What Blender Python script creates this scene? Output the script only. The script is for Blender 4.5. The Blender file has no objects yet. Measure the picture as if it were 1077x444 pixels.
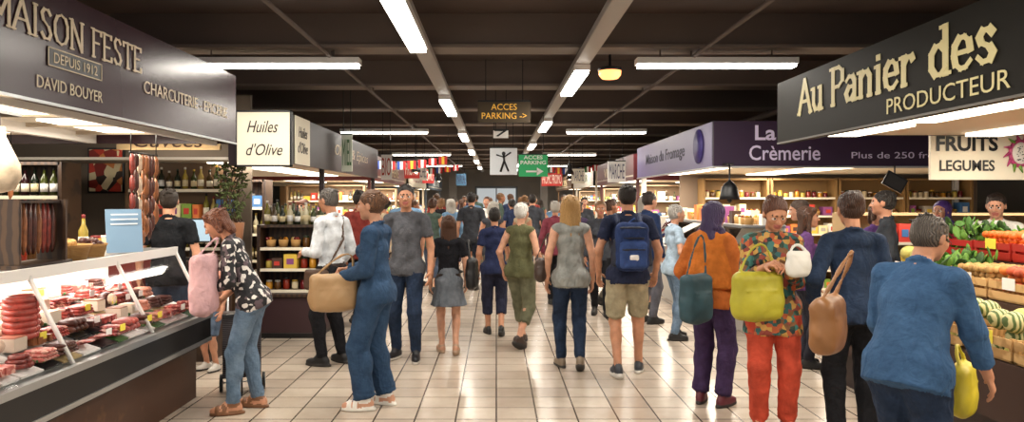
import bpy, math, random
import numpy as np
from mathutils import Vector, Matrix
random.seed(7); np.random.seed(7)
S=bpy.context.scene; COL=S.collection
A=lambda *a: np.array(a,float)
# ------------------------------------------------------------------ materials
MATS={}
def lin(c): return tuple(((x/12.92) if x<=.04045 else ((x+.055)/1.055)**2.4) for x in c)
def hexc(h): return lin(tuple(int(h[i:i+2],16)/255 for i in (0,2,4)))
def base(name,rough=.6,metal=0):
    m=bpy.data.materials.new(name); m.use_nodes=True
    nt=m.node_tree; b=nt.nodes['Principled BSDF']
    b.inputs['Roughness'].default_value=rough; b.inputs['Metallic'].default_value=metal
    return m,nt,b
def N(nt,t,**k):
    n=nt.nodes.new(t)
    for a,v in k.items():
        if a in n.inputs: n.inputs[a].default_value=v
        else: setattr(n,a,v)
    return n
def addbump(nt,b,strength,scale,dist=.01,detail=3,distort=0,stretch=None):
    tc=N(nt,'ShaderNodeTexCoord'); no=N(nt,'ShaderNodeTexNoise',Scale=scale,Detail=detail,Distortion=distort)
    if stretch:
        mp=N(nt,'ShaderNodeMapping'); mp.inputs['Scale'].default_value=stretch; mp.inputs['Rotation'].default_value=(.25,.3,.2)
        nt.links.new(tc.outputs['Object'],mp.inputs['Vector']); nt.links.new(mp.outputs['Vector'],no.inputs['Vector'])
    else: nt.links.new(tc.outputs['Object'],no.inputs['Vector'])
    bp=N(nt,'ShaderNodeBump',Strength=strength,Distance=dist)
    nt.links.new(no.outputs['Fac'],bp.inputs['Height'])
    if b.inputs['Normal'].links: nt.links.new(b.inputs['Normal'].links[0].from_socket,bp.inputs['Normal'])
    nt.links.new(bp.outputs['Normal'],b.inputs['Normal'])
def folds(nt,b,f):
    addbump(nt,b,f,7,.05,2,1.3,(1.5,1.5,.75)); addbump(nt,b,f*.7,17,.018,2,1.0,(1,1,1.6)); addbump(nt,b,.25,260,.002,1)
def mat(col,rough=.6,metal=0,emit=0,bump=0,bscale=60,var=0,vscale=6,name=None,coat=0,fold=0,spec=.5):
    key=('m',col,rough,metal,emit,bump,bscale,var,vscale,coat,fold,spec)
    if key in MATS: return MATS[key]
    m,nt,b=base(name or 'surface_'+col,rough,metal); c=hexc(col)
    b.inputs['Base Color'].default_value=(*c,1); b.inputs['Specular IOR Level'].default_value=spec
    if coat: b.inputs['Coat Weight'].default_value=coat
    if emit:
        b.inputs['Emission Color'].default_value=(*c,1); b.inputs['Emission Strength'].default_value=emit
    if var:
        tc=N(nt,'ShaderNodeTexCoord'); no=N(nt,'ShaderNodeTexNoise',Scale=vscale,Detail=4)
        nt.links.new(tc.outputs['Object'],no.inputs['Vector'])
        r=N(nt,'ShaderNodeValToRGB'); e=r.color_ramp.elements
        e[0].position=.3; e[1].position=.7
        e[0].color=(*[x*(1-var) for x in c],1); e[1].color=(*[min(1,x*(1+var)+.01*var) for x in c],1)
        nt.links.new(no.outputs['Fac'],r.inputs['Fac']); nt.links.new(r.outputs['Color'],b.inputs['Base Color'])
    if bump: addbump(nt,b,bump,bscale)
    if fold: folds(nt,b,fold)
    MATS[key]=m; return m
def pat(name,cols,scale,rough=.7,fold=0):
    if name in MATS: return MATS[name]
    m,nt,b=base(name,rough)
    tc=N(nt,'ShaderNodeTexCoord'); v=N(nt,'ShaderNodeTexVoronoi',Scale=scale)
    nt.links.new(tc.outputs['Object'],v.inputs['Vector'])
    sp=N(nt,'ShaderNodeSeparateColor'); nt.links.new(v.outputs['Color'],sp.inputs[0])
    r=N(nt,'ShaderNodeValToRGB'); cr=r.color_ramp; cr.interpolation='CONSTANT'
    while len(cr.elements)<len(cols): cr.elements.new(.5)
    for i,c in enumerate(cols):
        cr.elements[i].position=i/len(cols); cr.elements[i].color=(*hexc(c),1)
    nt.links.new(sp.outputs[0],r.inputs['Fac']); nt.links.new(r.outputs['Color'],b.inputs['Base Color'])
    if fold: folds(nt,b,fold)
    MATS[name]=m; return m
def wavem(name,c1,c2,scale,rough=.6,dist=2,direction='X',mn=.35,mx=.65,bump=0,fold=0):
    if name in MATS: return MATS[name]
    m,nt,b=base(name,rough)
    tc=N(nt,'ShaderNodeTexCoord'); w=N(nt,'ShaderNodeTexWave',Scale=scale,Distortion=dist,bands_direction=direction)
    nt.links.new(tc.outputs['Object'],w.inputs['Vector'])
    r=N(nt,'ShaderNodeValToRGB'); e=r.color_ramp.elements
    e[0].position=mn; e[1].position=mx; e[0].color=(*hexc(c1),1); e[1].color=(*hexc(c2),1)
    nt.links.new(w.outputs['Fac'],r.inputs['Fac']); nt.links.new(r.outputs['Color'],b.inputs['Base Color'])
    if bump:
        bp=N(nt,'ShaderNodeBump',Strength=bump,Distance=.005); nt.links.new(w.outputs['Fac'],bp.inputs['Height']); nt.links.new(bp.outputs['Normal'],b.inputs['Normal'])
    if fold: folds(nt,b,fold)
    MATS[name]=m; return m
def cloth(c,var=.26): return mat(c,.9,var=var,vscale=12,fold=.5,spec=.2)
def denim(name,c1,c2):
    if name in MATS: return MATS[name]
    m,nt,b=base(name,.88); b.inputs['Specular IOR Level'].default_value=.2; tc=N(nt,'ShaderNodeTexCoord'); no=N(nt,'ShaderNodeTexNoise',Scale=5,Detail=10,Roughness=.8)
    nt.links.new(tc.outputs['Object'],no.inputs['Vector']); r=N(nt,'ShaderNodeValToRGB'); e=r.color_ramp.elements
    e[0].position=.32; e[1].position=.70; e[0].color=(*hexc(c1),1); e[1].color=(*hexc(c2),1)
    nt.links.new(no.outputs['Fac'],r.inputs['Fac']); nt.links.new(r.outputs['Color'],b.inputs['Base Color']); folds(nt,b,.5)
    MATS[name]=m; return m
def skinm(c='C48F73'):
    m=mat(c,.52,bump=.12,bscale=90,var=.16,vscale=16,spec=.35); b=m.node_tree.nodes['Principled BSDF']; b.inputs['Subsurface Weight'].default_value=.08; b.inputs['Subsurface Radius'].default_value=(.02,.008,.005); return m
def hairm(c,c2=None):
    return wavem('hair_'+c,c,c2 or c,34,.5,7,'X',.1,.9,bump=1.0)
def glassm():
    if 'glass' in MATS: return MATS['glass']
    m=bpy.data.materials.new('clear_glass'); m.use_nodes=True; nt=m.node_tree; nt.nodes.clear()
    o=N(nt,'ShaderNodeOutputMaterial'); mx=N(nt,'ShaderNodeMixShader'); t=N(nt,'ShaderNodeBsdfTransparent'); g=N(nt,'ShaderNodeBsdfGlossy',Roughness=.03)
    lw=N(nt,'ShaderNodeLayerWeight',Blend=.18)
    nt.links.new(lw.outputs['Fresnel'],mx.inputs[0]); nt.links.new(t.outputs[0],mx.inputs[1]); nt.links.new(g.outputs[0],mx.inputs[2]); nt.links.new(mx.outputs[0],o.inputs[0])
    MATS['glass']=m; return m
GLASS=glassm()
STEEL=mat('B8BABB',.3,.8); WHITE=mat('E8E6E2',.5); BLACK=mat('101012',.4); WOOD=wavem('dark_wood','2A1B14','45301F',5,.5,4)
BROWNW=wavem('brown_wood_panel','4A2F20','5E4029',6,.5,4); CRATEW=wavem('crate_wood','A9824F','C7A06A',9,.8,3)
CREAM=mat('EFE6CF',.6); TUBE=mat('FFFCF2',.5,emit=9); WARM=mat('FFE8C4',.5,emit=5)
LPANEL=mat('FFF3DC',.5,emit=3.2)
# ------------------------------------------------------------------ mesh builder
class MB:
    def __init__(s): s.v=[];s.f=[];s.m=[];s.s=[];s.mats=[]
    def mi(s,m):
        if m not in s.mats: s.mats.append(m)
        return s.mats.index(m)
    def add(s,V,F,m,smooth=False):
        o=len(s.v); s.v.extend([tuple(p) for p in V]); k=s.mi(m)
        for f in F: s.f.append(tuple(i+o for i in f)); s.m.append(k); s.s.append(smooth)
    def box(s,c,d,m,rz=0,R=None):
        x,y,z=d[0]/2,d[1]/2,d[2]/2
        V=[(-x,-y,-z),(x,-y,-z),(x,y,-z),(-x,y,-z),(-x,-y,z),(x,-y,z),(x,y,z),(-x,y,z)]
        M=R if R is not None else Matrix.Rotation(rz,3,'Z')
        cv=Vector(c); V=[M@Vector(p)+cv for p in V]
        s.add(V,[(0,3,2,1),(4,5,6,7),(0,1,5,4),(1,2,6,5),(2,3,7,6),(3,0,4,7)],m)
    def bx(s,x0,x1,y0,y1,z0,z1,m): s.box(((x0+x1)/2,(y0+y1)/2,(z0+z1)/2),(abs(x1-x0),abs(y1-y0),abs(z1-z0)),m)
    def lathe(s,c,prof,m,seg=10,R=None,smooth=True):
        V=[];F=[];cv=Vector(c)
        for r,z in prof:
            for i in range(seg):
                a=2*math.pi*i/seg; p=Vector((r*math.cos(a),r*math.sin(a),z)); V.append((R@p if R is not None else p)+cv)
        for j in range(len(prof)-1):
            for i in range(seg):
                F.append((j*seg+i,j*seg+(i+1)%seg,(j+1)*seg+(i+1)%seg,(j+1)*seg+i))
        F.append(tuple(range(seg))[::-1]); n=(len(prof)-1)*seg; F.append(tuple(range(n,n+seg)))
        s.add(V,F,m,smooth)
    def ell(s,c,r,m,seg=10,rings=6,R=None):
        if not hasattr(r,'__len__'): r=(r,r,r)
        V=[];F=[];cv=Vector(c)
        for j in range(rings+1):
            t=math.pi*j/rings
            for i in range(seg):
                a=2*math.pi*i/seg; p=Vector((r[0]*math.sin(t)*math.cos(a),r[1]*math.sin(t)*math.sin(a),-r[2]*math.cos(t)))
                V.append((R@p if R is not None else p)+cv)
        for j in range(rings):
            for i in range(seg): F.append((j*seg+i,j*seg+(i+1)%seg,(j+1)*seg+(i+1)%seg,(j+1)*seg+i))
        s.add(V,F,m,True)
    def tube(s,P,r,m,seg=7):
        P=[Vector(p) for p in P]; n=len(P); rr=r if hasattr(r,'__len__') else [r]*n
        V=[];F=[]; up=Vector((.13,.07,1)).normalized()
        for i,p in enumerate(P):
            d=(P[min(i+1,n-1)]-P[max(i-1,0)]).normalized()
            if abs(d.dot(up))>.97: up=Vector((1,.1,0)).normalized()
            u=d.cross(up).normalized(); w=u.cross(d).normalized()
            for k in range(seg):
                a=2*math.pi*k/seg; V.append(p+u*(rr[i]*math.cos(a))+w*(rr[i]*math.sin(a)))
        for i in range(n-1):
            for k in range(seg): F.append((i*seg+k,i*seg+(k+1)%seg,(i+1)*seg+(k+1)%seg,(i+1)*seg+k))
        F.append(tuple(range(seg))[::-1]); F.append(tuple(range((n-1)*seg,n*seg)))
        s.add(V,F,m,True)
    def build(s,name,parent=None,loc=(0,0,0),rz=0,bevel=0):
        me=bpy.data.meshes.new(name); me.from_pydata(s.v,[],s.f)
        for m in s.mats: me.materials.append(m)
        me.polygons.foreach_set('material_index',s.m); me.polygons.foreach_set('use_smooth',s.s); me.update()
        o=bpy.data.objects.new(name,me); COL.objects.link(o); o.location=loc; o.rotation_euler=(0,0,rz)
        if parent: o.parent=parent
        if bevel:
            b=o.modifiers.new('bevel','BEVEL'); b.width=bevel; b.segments=2; b.limit_method='ANGLE'
        return o
def txt(s,parent,loc,rot,m,width=None,height=None,shear=0,bold=0,name='lettering'):
    cu=bpy.data.curves.new('t','FONT'); cu.body=s; cu.size=1; cu.align_x='CENTER'; cu.align_y='CENTER'; cu.shear=shear; cu.offset=bold; cu.extrude=.02; cu.resolution_u=3
    o=bpy.data.objects.new('t',cu); COL.objects.link(o)
    bpy.context.view_layer.update(); dg=bpy.context.evaluated_depsgraph_get()
    me=bpy.data.meshes.new_from_object(o.evaluated_get(dg)); bpy.data.objects.remove(o)
    co=np.zeros(len(me.vertices)*3); me.vertices.foreach_get('co',co); co=co.reshape(-1,3)
    mn=co.min(0);mx=co.max(0); co-= (mn+mx)/2; w=mx[0]-mn[0]; h=mx[1]-mn[1]
    sx=width/w if width else height/h; sy=height/h if height else sx
    if not width: sx=sy
    co*=np.array([sx,sy,.05]); me.vertices.foreach_set('co',co.ravel()); me.materials.clear(); me.materials.append(m)
    me.polygons.foreach_set('use_smooth',[False]*len(me.polygons))
    ob=bpy.data.objects.new(name,me); COL.objects.link(ob); ob.location=loc; ob.rotation_euler=rot; ob.parent=parent
    return ob
# stroke alphabet with slab serifs for the painted signs
GL={'A':(.72,[(0,0,.36,1),(.36,1,.72,0),(.14,.36,.58,.36)],[(0,0),(.72,0)]),
'P':(.62,[(.1,0,.1,1),(.1,1,.4,1),(.4,1,.58,.88),(.58,.88,.58,.62),(.58,.62,.4,.48),(.4,.48,.1,.48)],[(.1,0),(.04,1)]),
'u':(.6,[(.1,.64,.1,.2),(.1,.2,.2,.02),(.2,.02,.38,.02),(.38,.02,.5,.18),(.5,.64,.5,0)],[(.06,.64),(.46,.64),(.56,0)]),
'a':(.56,[(.08,.55,.2,.64),(.2,.64,.38,.62),(.38,.62,.46,.5),(.46,.5,.46,0),(.46,.36,.2,.36),(.2,.36,.07,.2),(.07,.2,.15,.03),(.15,.03,.34,.03),(.34,.03,.46,.16)],[(.52,0)]),
'n':(.62,[(.1,0,.1,.64),(.1,.48,.22,.62),(.22,.62,.4,.62),(.4,.62,.5,.48),(.5,.48,.5,0)],[(.1,0),(.5,0),(.05,.64)]),
'i':(.3,[(.15,0,.15,.64),(.15,.84,.15,.88)],[(.15,0),(.1,.64)]),
'e':(.56,[(.06,.34,.5,.34),(.5,.34,.46,.54),(.46,.54,.34,.64),(.34,.64,.2,.64),(.2,.64,.08,.5),(.08,.5,.06,.3),(.06,.3,.1,.12),(.1,.12,.24,.01),(.24,.01,.38,.02),(.38,.02,.5,.12)],[]),
'r':(.48,[(.1,0,.1,.64),(.1,.46,.22,.62),(.22,.62,.38,.62),(.38,.62,.42,.54)],[(.12,0),(.05,.64)]),
'd':(.62,[(.5,0,.5,1),(.5,.5,.36,.64),(.36,.64,.2,.62),(.2,.62,.08,.48),(.08,.48,.08,.18),(.08,.18,.2,.02),(.2,.02,.36,.01),(.36,.01,.5,.14)],[(.56,0),(.45,1)]),
's':(.5,[(.42,.54,.34,.63),(.34,.63,.18,.63),(.18,.63,.09,.52),(.09,.52,.14,.4),(.14,.4,.36,.28),(.36,.28,.44,.16),(.44,.16,.36,.03),(.36,.03,.18,.02),(.18,.02,.07,.12)],[]),
'M':(.86,[(.1,0,.1,1),(.1,1,.43,.3),(.43,.3,.76,1),(.76,1,.76,0)],[(.1,0),(.76,0),(.06,1),(.8,1)]),
'I':(.3,[(.15,0,.15,1)],[(.15,0),(.15,1)]),
'S':(.56,[(.48,.84,.38,.97),(.38,.97,.18,.97),(.18,.97,.08,.82),(.08,.82,.14,.62),(.14,.62,.4,.42),(.4,.42,.49,.22),(.49,.22,.4,.04),(.4,.04,.18,.03),(.18,.03,.06,.18)],[]),
'O':(.76,[(.38,.99,.18,.9),(.18,.9,.07,.68),(.07,.68,.07,.32),(.07,.32,.18,.1),(.18,.1,.38,.01),(.38,.01,.58,.1),(.58,.1,.69,.32),(.69,.32,.69,.68),(.69,.68,.58,.9),(.58,.9,.38,.99)],[]),
'N':(.74,[(.1,0,.1,1),(.1,1,.64,0),(.64,0,.64,1)],[(.1,0),(.06,1),(.64,1)]),
'F':(.58,[(.1,0,.1,1),(.1,.98,.54,.98),(.1,.52,.42,.52),(.54,.98,.54,.84)],[(.1,0),(.05,1)]),
'E':(.6,[(.1,0,.1,1),(.1,.98,.52,.98),(.1,.52,.42,.52),(.1,.02,.54,.02),(.52,.98,.52,.86),(.54,.02,.54,.16)],[(.05,0),(.05,1)]),
'T':(.68,[(.34,0,.34,1),(.04,.98,.64,.98),(.04,.98,.04,.84),(.64,.98,.64,.84)],[(.34,0)])}
def serif(s,parent,loc,rot,m,width,height,th=.1,name='lettering',ser=.12):
    mb=MB(); x=0
    for ch in s:
        if ch==' ': x+=.4; continue
        w,st,sf=GL[ch]; kk=0
        for (a,b,c,d) in st:
            kk+=1
            L=math.hypot(c-a,d-b)+th*.8; an=math.atan2(d-b,c-a); t=th*(1.25 if abs(math.sin(an))>.7 else .75)
            mb.box((x+(a+c)/2,(b+d)/2,kk*.003),(L,t,.03),m,rz=an)
        for (a,b) in sf: kk+=1; mb.box((x+a,b,kk*.003),(ser*2,th*.6,.03),m)
        x+=w+.08
    V=np.array(mb.v); V[:,0]-=x/2; V[:,1]-=.5; V*=np.array([width/x,height,.1]); mb.v=[tuple(p) for p in V]
    o=mb.build(name,parent=parent,loc=loc); o.rotation_euler=rot; return o
RL=(math.pi/2,0,math.pi/2); RR=(math.pi/2,0,-math.pi/2); RF=(math.pi/2,0,0)
def lamp(parent,loc,sx,sy,power,col=(1,.9,.76),rot=(0,0,0)):
    l=bpy.data.lights.new('lamp','AREA'); l.shape='RECTANGLE'; l.size=sx; l.size_y=sy; l.energy=power; l.color=col
    o=bpy.data.objects.new('lamp',l); COL.objects.link(o); o.location=loc; o.rotation_euler=rot; o.parent=parent; return o
# ------------------------------------------------------------------ SDF modelling
def smin(a,b,k):
    h=np.maximum(k-np.abs(a-b),0)/k
    return np.minimum(a,b)-h*h*k*.25
I3=np.eye(3)
def cap(a,b,ra,rb,lab,k=.02,ax=None,rt=1,clips=()): return ('c',(A(*a),A(*b),ra,rb,ax,rt),lab,k,clips)
def ell(c,r,lab,k=.02,R=I3,clips=()): return ('e',(A(*c),A(*r) if hasattr(r,'__len__') else A(r,r,r),R),lab,k,clips)
def rbx(c,h,rd,lab,k=.01,R=I3,clips=()): return ('b',(A(*c),A(*h),R,rd),lab,k,clips)
def pev(p,P):
    t=p[0]
    if t=='c':
        a,b,ra,rb,ax,rt=p[1]; ba=b-a; pa=P-a; L=max(ba@ba,1e-9)
        u=np.clip(pa@ba/L,0,1); q=pa-u[...,None]*ba; d2=(q*q).sum(-1)
        if ax is not None: d2=d2+(q@ax)**2*(1/rt**2-1)
        d=np.sqrt(d2)-(ra+(rb-ra)*u)
    elif t=='e':
        c,r,R=p[1]; q=(P-c)@R; k0=np.sqrt(((q/r)**2).sum(-1)); k1=np.sqrt(((q/r**2)**2).sum(-1)); d=k0*(k0-1)/np.maximum(k1,1e-6)
    else:
        c,h,R,rd=p[1]; q=np.abs((P-c)@R)-h+rd
        d=np.sqrt((np.maximum(q,0)**2).sum(-1))+np.minimum(q.max(-1),0)-rd
    for pt,n in p[4]: d=np.maximum(d,(P-pt)@n)
    return d
def bb(p):
    t=p[0]; q=p[1]
    if t=='c': r=max(q[2],q[3]); return np.minimum(q[0],q[1])-r,np.maximum(q[0],q[1])+r
    if t=='e': e=np.abs(q[2])@q[1]; return q[0]-e,q[0]+e
    e=np.abs(q[2])@q[1]; return q[0]-e,q[0]+e
def snet(F,o,h):
    nx,ny,nz=F.shape; n3=(nx-1,ny-1,nz-1)
    acc=np.zeros(n3+(3,),np.float32); cnt=np.zeros(n3,np.float32)
    cor=lambda c: F[c[0]:nx-1+c[0],c[1]:ny-1+c[1],c[2]:nz-1+c[2]]
    for ax in range(3):
        o1,o2=(ax+1)%3,(ax+2)%3
        for a in (0,1):
            for b in (0,1):
                c0=[0,0,0];c1=[0,0,0]; c0[o1]=c1[o1]=a; c0[o2]=c1[o2]=b; c1[ax]=1
                P=cor(c0);Q=cor(c1); m=(P<0)!=(Q<0); D=np.where(m,P-Q,1.0)
                acc[...,ax]+=np.where(m,P/D,0); acc[...,o1]+=m*a; acc[...,o2]+=m*b; cnt+=m
    act=cnt>0; idx=np.full(n3,-1,np.int64); idx[act]=np.arange(act.sum())
    ijk=np.argwhere(act); V=(ijk+acc[act]/cnt[act][:,None])*h+o
    Q=[]
    for ax in range(3):
        o1,o2=(ax+1)%3,(ax+2)%3
        sl0=[slice(1,-1)]*3; sl1=[slice(1,-1)]*3
        sl0[ax]=slice(0,-1); sl1[ax]=slice(1,None)
        f0=F[tuple(sl0)]<0; f1=F[tuple(sl1)]<0
        for want in (True,False):
            g=np.argwhere((f0!=f1)&(f0==want))
            if not len(g): continue
            g=g.copy(); g[:,o1]+=1; g[:,o2]+=1
            def cell(d1,d2):
                c=g.copy(); c[:,o1]-=d1; c[:,o2]-=d2; return idx[c[:,0],c[:,1],c[:,2]]
            q=np.stack([cell(1,1),cell(0,1),cell(0,0),cell(1,0)],1)
            if not want: q=q[:,::-1]
            Q.append(q)
    Q=np.concatenate(Q); Q=Q[(Q>=0).all(1)]
    return V,Q
def sdfmesh(prims,h,fold=0,seed=0,bias=0):
    B=[bb(p) for p in prims]; lo=np.min([b[0] for b in B],0)-2.5*h; hi=np.max([b[1] for b in B],0)+2.5*h
    n=np.ceil((hi-lo)/h).astype(int)+1
    ax=[lo[i]+h*np.arange(n[i]) for i in range(3)]
    F=np.full(tuple(n),.05); mg=.03
    for p,b in zip(prims,B):
        i0=np.clip(((b[0]-mg-lo)/h).astype(int),0,n-1); i1=np.clip(((b[1]+mg-lo)/h).astype(int)+2,1,n)
        sl=tuple(slice(i0[i],i1[i]) for i in range(3))
        P=np.stack(np.meshgrid(ax[0][sl[0]],ax[1][sl[1]],ax[2][sl[2]],indexing='ij'),-1)
        F[sl]=smin(F[sl],np.minimum(pev(p,P),.05),p[3])
    if fold:
        X,Y,Z=np.meshgrid(*ax,indexing='ij',sparse=True); s=seed*1.7
        w1=np.sin(34*Z+6*np.sin(9*X+s)+5*np.sin(8*Y+2*s)); w2=np.sin(27*X+21*Z+4*np.sin(11*Y+s)+3*np.sin(6*Z)); w3=np.sin(40*Y-32*Z+4*np.sin(13*X))
        F=F+fold*((1-np.abs(w1))*.9+.5*w2+.4*w3-.3)*(Z>.12)*(Z<1.45)
    V,Q=snet(F,lo,h)
    c=V[Q].mean(1); best=np.full(len(c),9.); lab=np.zeros(len(c),int)
    for i,p in enumerate(prims):
        d=pev(p,c)
        if bias and p[2]=='skin': d=d+bias
        m=d<best; best[m]=d[m]; lab[m]=i
    labs=np.array([p[2] for p in prims],dtype=object)[lab]
    return V,Q,labs
def combine(parts,name,mats,scale=1.,loc=(0,0,0),rz=0,parent=None):
    V=[];Q=[];L=[];o=0
    for v,q,l in parts: V.append(v);Q.append(q+o);L.append(l);o+=len(v)
    V=np.concatenate(V)*scale;Q=np.concatenate(Q);L=np.concatenate(L)
    me=bpy.data.meshes.new(name); me.from_pydata(V.tolist(),[],Q.tolist())
    names=list(dict.fromkeys(L.tolist())); 
    for n in names: me.materials.append(mats[n])
    mp={n:i for i,n in enumerate(names)}
    me.polygons.foreach_set('material_index',[mp[l] for l in L]); me.polygons.foreach_set('use_smooth',[True]*len(Q)); me.update()
    ob=bpy.data.objects.new(name,me); COL.objects.link(ob); ob.location=loc; ob.rotation_euler=(0,0,rz)
    if parent: ob.parent=parent
    return ob
def nrm(v): return v/max(np.linalg.norm(v),1e-9)
def ik(a,t,l1,l2,pole):
    d=t-a; L=np.linalg.norm(d)
    if L>(l1+l2)*.998: t=a+d/L*(l1+l2)*.998; d=t-a; L=np.linalg.norm(d)
    x=(l1*l1-l2*l2+L*L)/(2*L); hh=math.sqrt(max(l1*l1-x*x,0)); u=d/L
    p=pole-u*(pole@u); p=nrm(p)
    return a+u*x+p*hh,t
def handprims(w,d,n,curl=.35,sc=1.):
    d=nrm(d); n=nrm(n-d*(n@d)); x=np.cross(d,n)
    if x[1]<0: x=-x          # thumb side faces forward on both hands
    P=[cap(w-d*.05,w+d*.01,.027*sc,.026*sc,'skin',.012)]
    R=np.stack([x,d,n],1)
    P.append(ell(w+d*.048,(.038*sc,.05*sc,.016*sc),'skin',.012,R))
    P.append(cap(w+d*.075-x*.026,w+d*.078+x*.026,.0125,.0135,'skin',.01))
    for i,(off,ln) in enumerate([(.031,.070),(.0105,.080),(-.0105,.074),(-.030,.058)]):
        b=w+d*(.080-abs(off)*.12)+x*off; a=curl*(.7+.12*i); r=.0088
        dd=nrm(d+x*off*1.5); q=n-dd*(n@dd); q=nrm(q)
        for fr in (.45,.31,.24):
            nd=nrm(dd*math.cos(a)+q*math.sin(a)); q=nrm(q*math.cos(a)-dd*math.sin(a)); dd=nd
            e=b+dd*ln*fr*sc
            P.append(cap(b,e,r,r*.9,'skin',.004)); b=e; r*=.92; a=curl*.9
    b=w+d*.022+x*.026; dd=nrm(d*.65+x*.65+n*.35)
    e=b+dd*.042; P.append(cap(b,e,.013,.0105,'skin',.01)); dd=nrm(dd+d*.5+n*.2); P.append(cap(e,e+dd*.032,.0105,.0085,'skin',.006))
    return P
def headprims(c,R,hair,female,glasses=False):
    f=lambda x,y,z: c+R@A(x,y,z)
    cl=lambda x,y,z,n: (f(x,y,z),R@nrm(A(*n)))
    E=lambda x,y,z,r,l,k=.02,clips=(): ell(f(x,y,z),r,l,k,R,clips)
    jw=.9 if female else 1
    P=[E(0,-.012,.03,(.076,.094,.082),'skin',.03),E(0,.028,-.018,(.060*jw+.003,.062,.085),'skin',.03),
       E(0,.032,-.066,(.047*jw,.047,.038),'skin',.03),E(0,.068,-.09,(.018,.016,.016),'skin',.03),
       cap(f(-.03,.08,.02),f(.03,.08,.02),.010,.010,'skin',.02),
       E(-.036,.055,-.022,.027,'skin',.02),E(.036,.055,-.022,.027,'skin',.02),
       cap(f(0,.089,.006),f(0,.108,-.026),.007,.0115,'skin',.008),
       E(-.011,.098,-.03,.0085,'skin',.008),E(.011,.098,-.03,.0085,'skin',.008),
       cap(f(0,-.02,-.05),f(0,-.03,-.125),.053*jw,.052*jw,'skin',.02)]
    for s in (-1,1):
        P.append(E(s*.077,-.006,-.008,(.010,.019,.031),'skin',.008))
        P.append(E(s*.029,.0795,.001,(.0145,.012,.0085),'eye',.003))
        P.append(E(s*.029,.0885,.001,(.0062,.0062,.0062),'iris',.002))
        P.append(cap(f(s*.015,.087,.010),f(s*.044,.078,.008),.0045,.004,'skin',.004))
        P.append(cap(f(s*.016,.090,.021),f(s*.044,.079,.022),.0042,.003,'hair',.003))
    P.append(cap(f(-.018,.087,-.056),f(.018,.087,-.056),.0065,.0065,'lip',.006))
    P.append(cap(f(-.013,.088,-.064),f(.013,.088,-.064),.0065,.0065,'lip',.005))
    fr=cl(0,.012,0,(0,1,-.9))
    if hair!='bald':
        t=.0 if hair=='short' else .004
        P.append(E(0,-.022,.038,(.083+t,.102+t,.084+t),'hair',.006,(fr,)))
        P.append(E(0,-.04,-.0,(.078+t,.08,.075),'hair',.01,(cl(0,-.005,0,(0,1,-.2)),)))
        for i in range(34):   # tufts so the outline is not a smooth cap
            a=random.uniform(0,6.28); b=random.uniform(.1,1.25); q=A(math.cos(a)*math.sin(b)*.077,-.022+math.sin(a)*math.sin(b)*.095,.040+math.cos(b)*.077)
            if q[1]-.9*q[2]>.0: continue
            e=q+A(random.uniform(-.018,.018),-.03,random.uniform(-.014,.008)); P.append(cap(c+R@q,c+R@e,.011,.005,'hair',.007))
    if hair in('bob','long','mid'):
        zz={'bob':-.07,'mid':-.15,'long':-.27}[hair]
        for s in (-1,1): P.append(cap(f(s*.070,-.015,.03),f(s*.082,-.02,max(zz,-.17)),.03,.026,'hair',.02))
        P.append(cap(f(0,-.05,.0),f(0,-.085,zz),.085,.055 if hair=='long' else .07,'hair',.02,R[:,1],.55))
        P.append(cap(f(-.06,.035,.085),f(.055,.05,.085),.026,.026,'hair',.02))
        for i in range(11):
            x=-.08+.016*i; P.append(cap(f(x,-.09+abs(x)*.3,.02),f(x*1.05+random.uniform(-.014,.014),-.115+abs(x)*.4,zz-random.uniform(.0,.06)),.016,.006,'hair',.006))
    if hair=='bun':
        P.append(E(0,-.12,.03,.04,'hair',.012)); 
    if hair=='pony':
        P.append(cap(f(0,-.11,.05),f(0,-.15,-.10),.03,.018,'hair',.012)); 
    if hair=='updo':
        P.append(E(0,-.10,.06,(.05,.045,.045),'hair',.015)); P.append(E(.03,-.06,.10,.028,'hair',.012)); P.append(E(-.03,-.1,.03,.035,'hair',.01))
    if hair=='scarf':
        P.append(cap(f(0,-.03,.03),f(0,-.045,-.09),.098,.085,'hair',.02,R[:,1],.95)); P.append(E(0,.0,-.12,(.085,.075,.045),'hair',.02))
        P.append(cap(f(-.09,-.03,-.15),f(.09,-.03,-.15),.05,.05,'hair',.03)); P.append(cap(f(.0,-.08,-.12),f(.04,-.10,-.20),.07,.05,'hair',.03,R[:,1],.5))
        for i in range(5): P.append(cap(f(-.07+.03*i,-.09,.04-.03*i),f(-.02+.03*i,-.1,-.12),.012,.014,'hair',.012))
    if glasses:
        for s in(-1,1):
            pr=None
            for i in range(9):
                a=i*math.pi/4; q=f(s*.03+.021*math.cos(a),.098,.0+.016*math.sin(a))
                if pr is not None: P.append(cap(pr,q,.0028,.0028,'frame',.001))
                pr=q
            P.append(cap(f(s*.051,.096,.004),f(s*.08,-.0,.006),.003,.003,'frame',.001))
        P.append(cap(f(-.009,.1,.004),f(.009,.1,.004),.003,.003,'frame',.001))
    return P
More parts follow.
